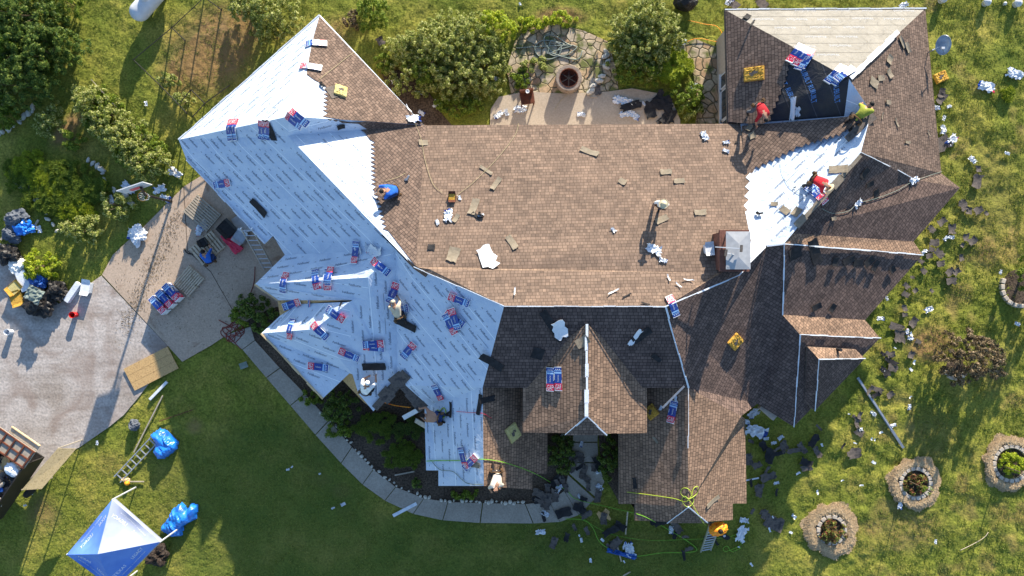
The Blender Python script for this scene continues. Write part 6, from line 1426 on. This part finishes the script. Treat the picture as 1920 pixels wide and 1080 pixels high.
# border stones
mb = MB(); mb.blob((0, 0, .05), (.11, .09, .08), 'stone_white', seed=1, rough=.2, n=2); st = mb.build('border_stone')
pts = [(598, 775), (617, 790), (640, 815), (660, 840), (700, 882), (742, 913), (795, 935), (840, 942), (905, 944), (985, 946)]; first = True; k = 0
for i in range(len(pts)-1):
    a, b_ = pts[i], pts[i+1]; m_ = int(math.hypot(b_[0]-a[0], b_[1]-a[1])/7.5)
    for j in range(m_):
        if random.random() < .12: continue
        x, y = a[0]+(b_[0]-a[0])*j/m_+random.uniform(-2, 2)+3, a[1]+(b_[1]-a[1])*j/m_+random.uniform(-2, 2)-3
        o = st if first else st.copy()
        if not first: COL.objects.link(o)
        first = False; o.location = P(x, y, .02); o.rotation_euler = (random.uniform(-.3, .3), random.uniform(-.3, .3), random.uniform(0, 6)); s_ = random.uniform(.5, 1.1); o.scale = (s_, s_*random.uniform(.7, 1.2), s_)
        tag(o, 'white rock in the row edging the walkway planting bed', 'rock', 'white rocks edging the front planting bed')
for (poly, lab, grp, n_) in (([(25, 335), (50, 355), (70, 378), (85, 400), (108, 430)], 'white rock on the left edge of the weedy bed', 'white rocks left of the weedy bed', 12), ([(165, 300), (190, 320), (200, 345), (250, 380)], 'rock on the right edge of the weedy bed', 'rocks right of the weedy bed', 10),
                             ([(0, 250), (20, 240), (45, 220), (65, 200)], 'rock in the row below the top left trees', 'rocks below the top left trees', 12), ([(1105, 175), (1125, 150), (1140, 120), (1135, 100)], 'rock between flagstones and the right patio hedge', 'rocks at the right patio hedge', 8)):
    for k in range(n_):
        f_ = k/(n_-1)*(len(poly)-1); i = min(int(f_), len(poly)-2); x, y = lerp2(poly[i], poly[i+1], f_-i)
        o = st.copy(); COL.objects.link(o); o.location = P(x+random.uniform(-3, 3), y+random.uniform(-3, 3), .04); s_ = random.uniform(1.0, 2.3); o.scale = (s_, s_*.7, s_*.8); o.rotation_euler = (0, 0, random.uniform(0, 6)); tag(o, lab, 'rock', grp)

# ================================================================== grass blades
N_ = 200000; gx = rng.uniform(-26.5, 26.5, N_); gy = rng.uniform(-15.2, 15.2, N_); gpx = 960+gx*F/H; gpy = 540-gy*F/H
keep = np.ones(N_, bool)
for pg in PAVED: keep &= ~inpoly(gpx, gpy, pg)
keep &= ~inpoly(gpx, gpy, [topx(*P(x, y, 2.9)[:2], 0) for x, y in per])
keep &= vnoise(gx, gy, .5, 77)*.6+vnoise(gx, gy, .15, 78)*.4 > .40
gx, gy, gpx = gx[keep], gy[keep], gpx[keep]; n_ = len(gx)
xi = np.clip(np.searchsorted(xs, gx), 0, len(xs)-1); yi = np.clip(np.searchsorted(ys, gy), 0, len(ys)-1); gz = Z[xi, yi]-.01
V_ = []; k = 3
for q in range(k):
    a = rng.uniform(0, 6.283, n_); hh = rng.uniform(.025, .075, n_)*(1+.6*np.clip((gpx-1500)/300, 0, 1)); s_ = .013
    b0 = np.stack([gx+rng.normal(0, .03, n_), gy+rng.normal(0, .03, n_), gz], 1); sd2 = np.stack([np.cos(a)*s_, np.sin(a)*s_, np.zeros(n_)], 1)
    tip = b0+np.stack([rng.normal(0, .035, n_), rng.normal(0, .035, n_), hh], 1); V_.append(np.stack([b0-sd2, b0+sd2, tip], 1).reshape(-1, 3))
vs = np.concatenate(V_); tr = np.arange(len(vs)).reshape(-1, 3); me = np_mesh('grass', vs, tr, ['grass_blade'], 3)
o = bpy.data.objects.new('grass', me); COL.objects.link(o); tag(o, 'short olive grass growing over the whole lawn', 'grass', kind='stuff')
resolve()
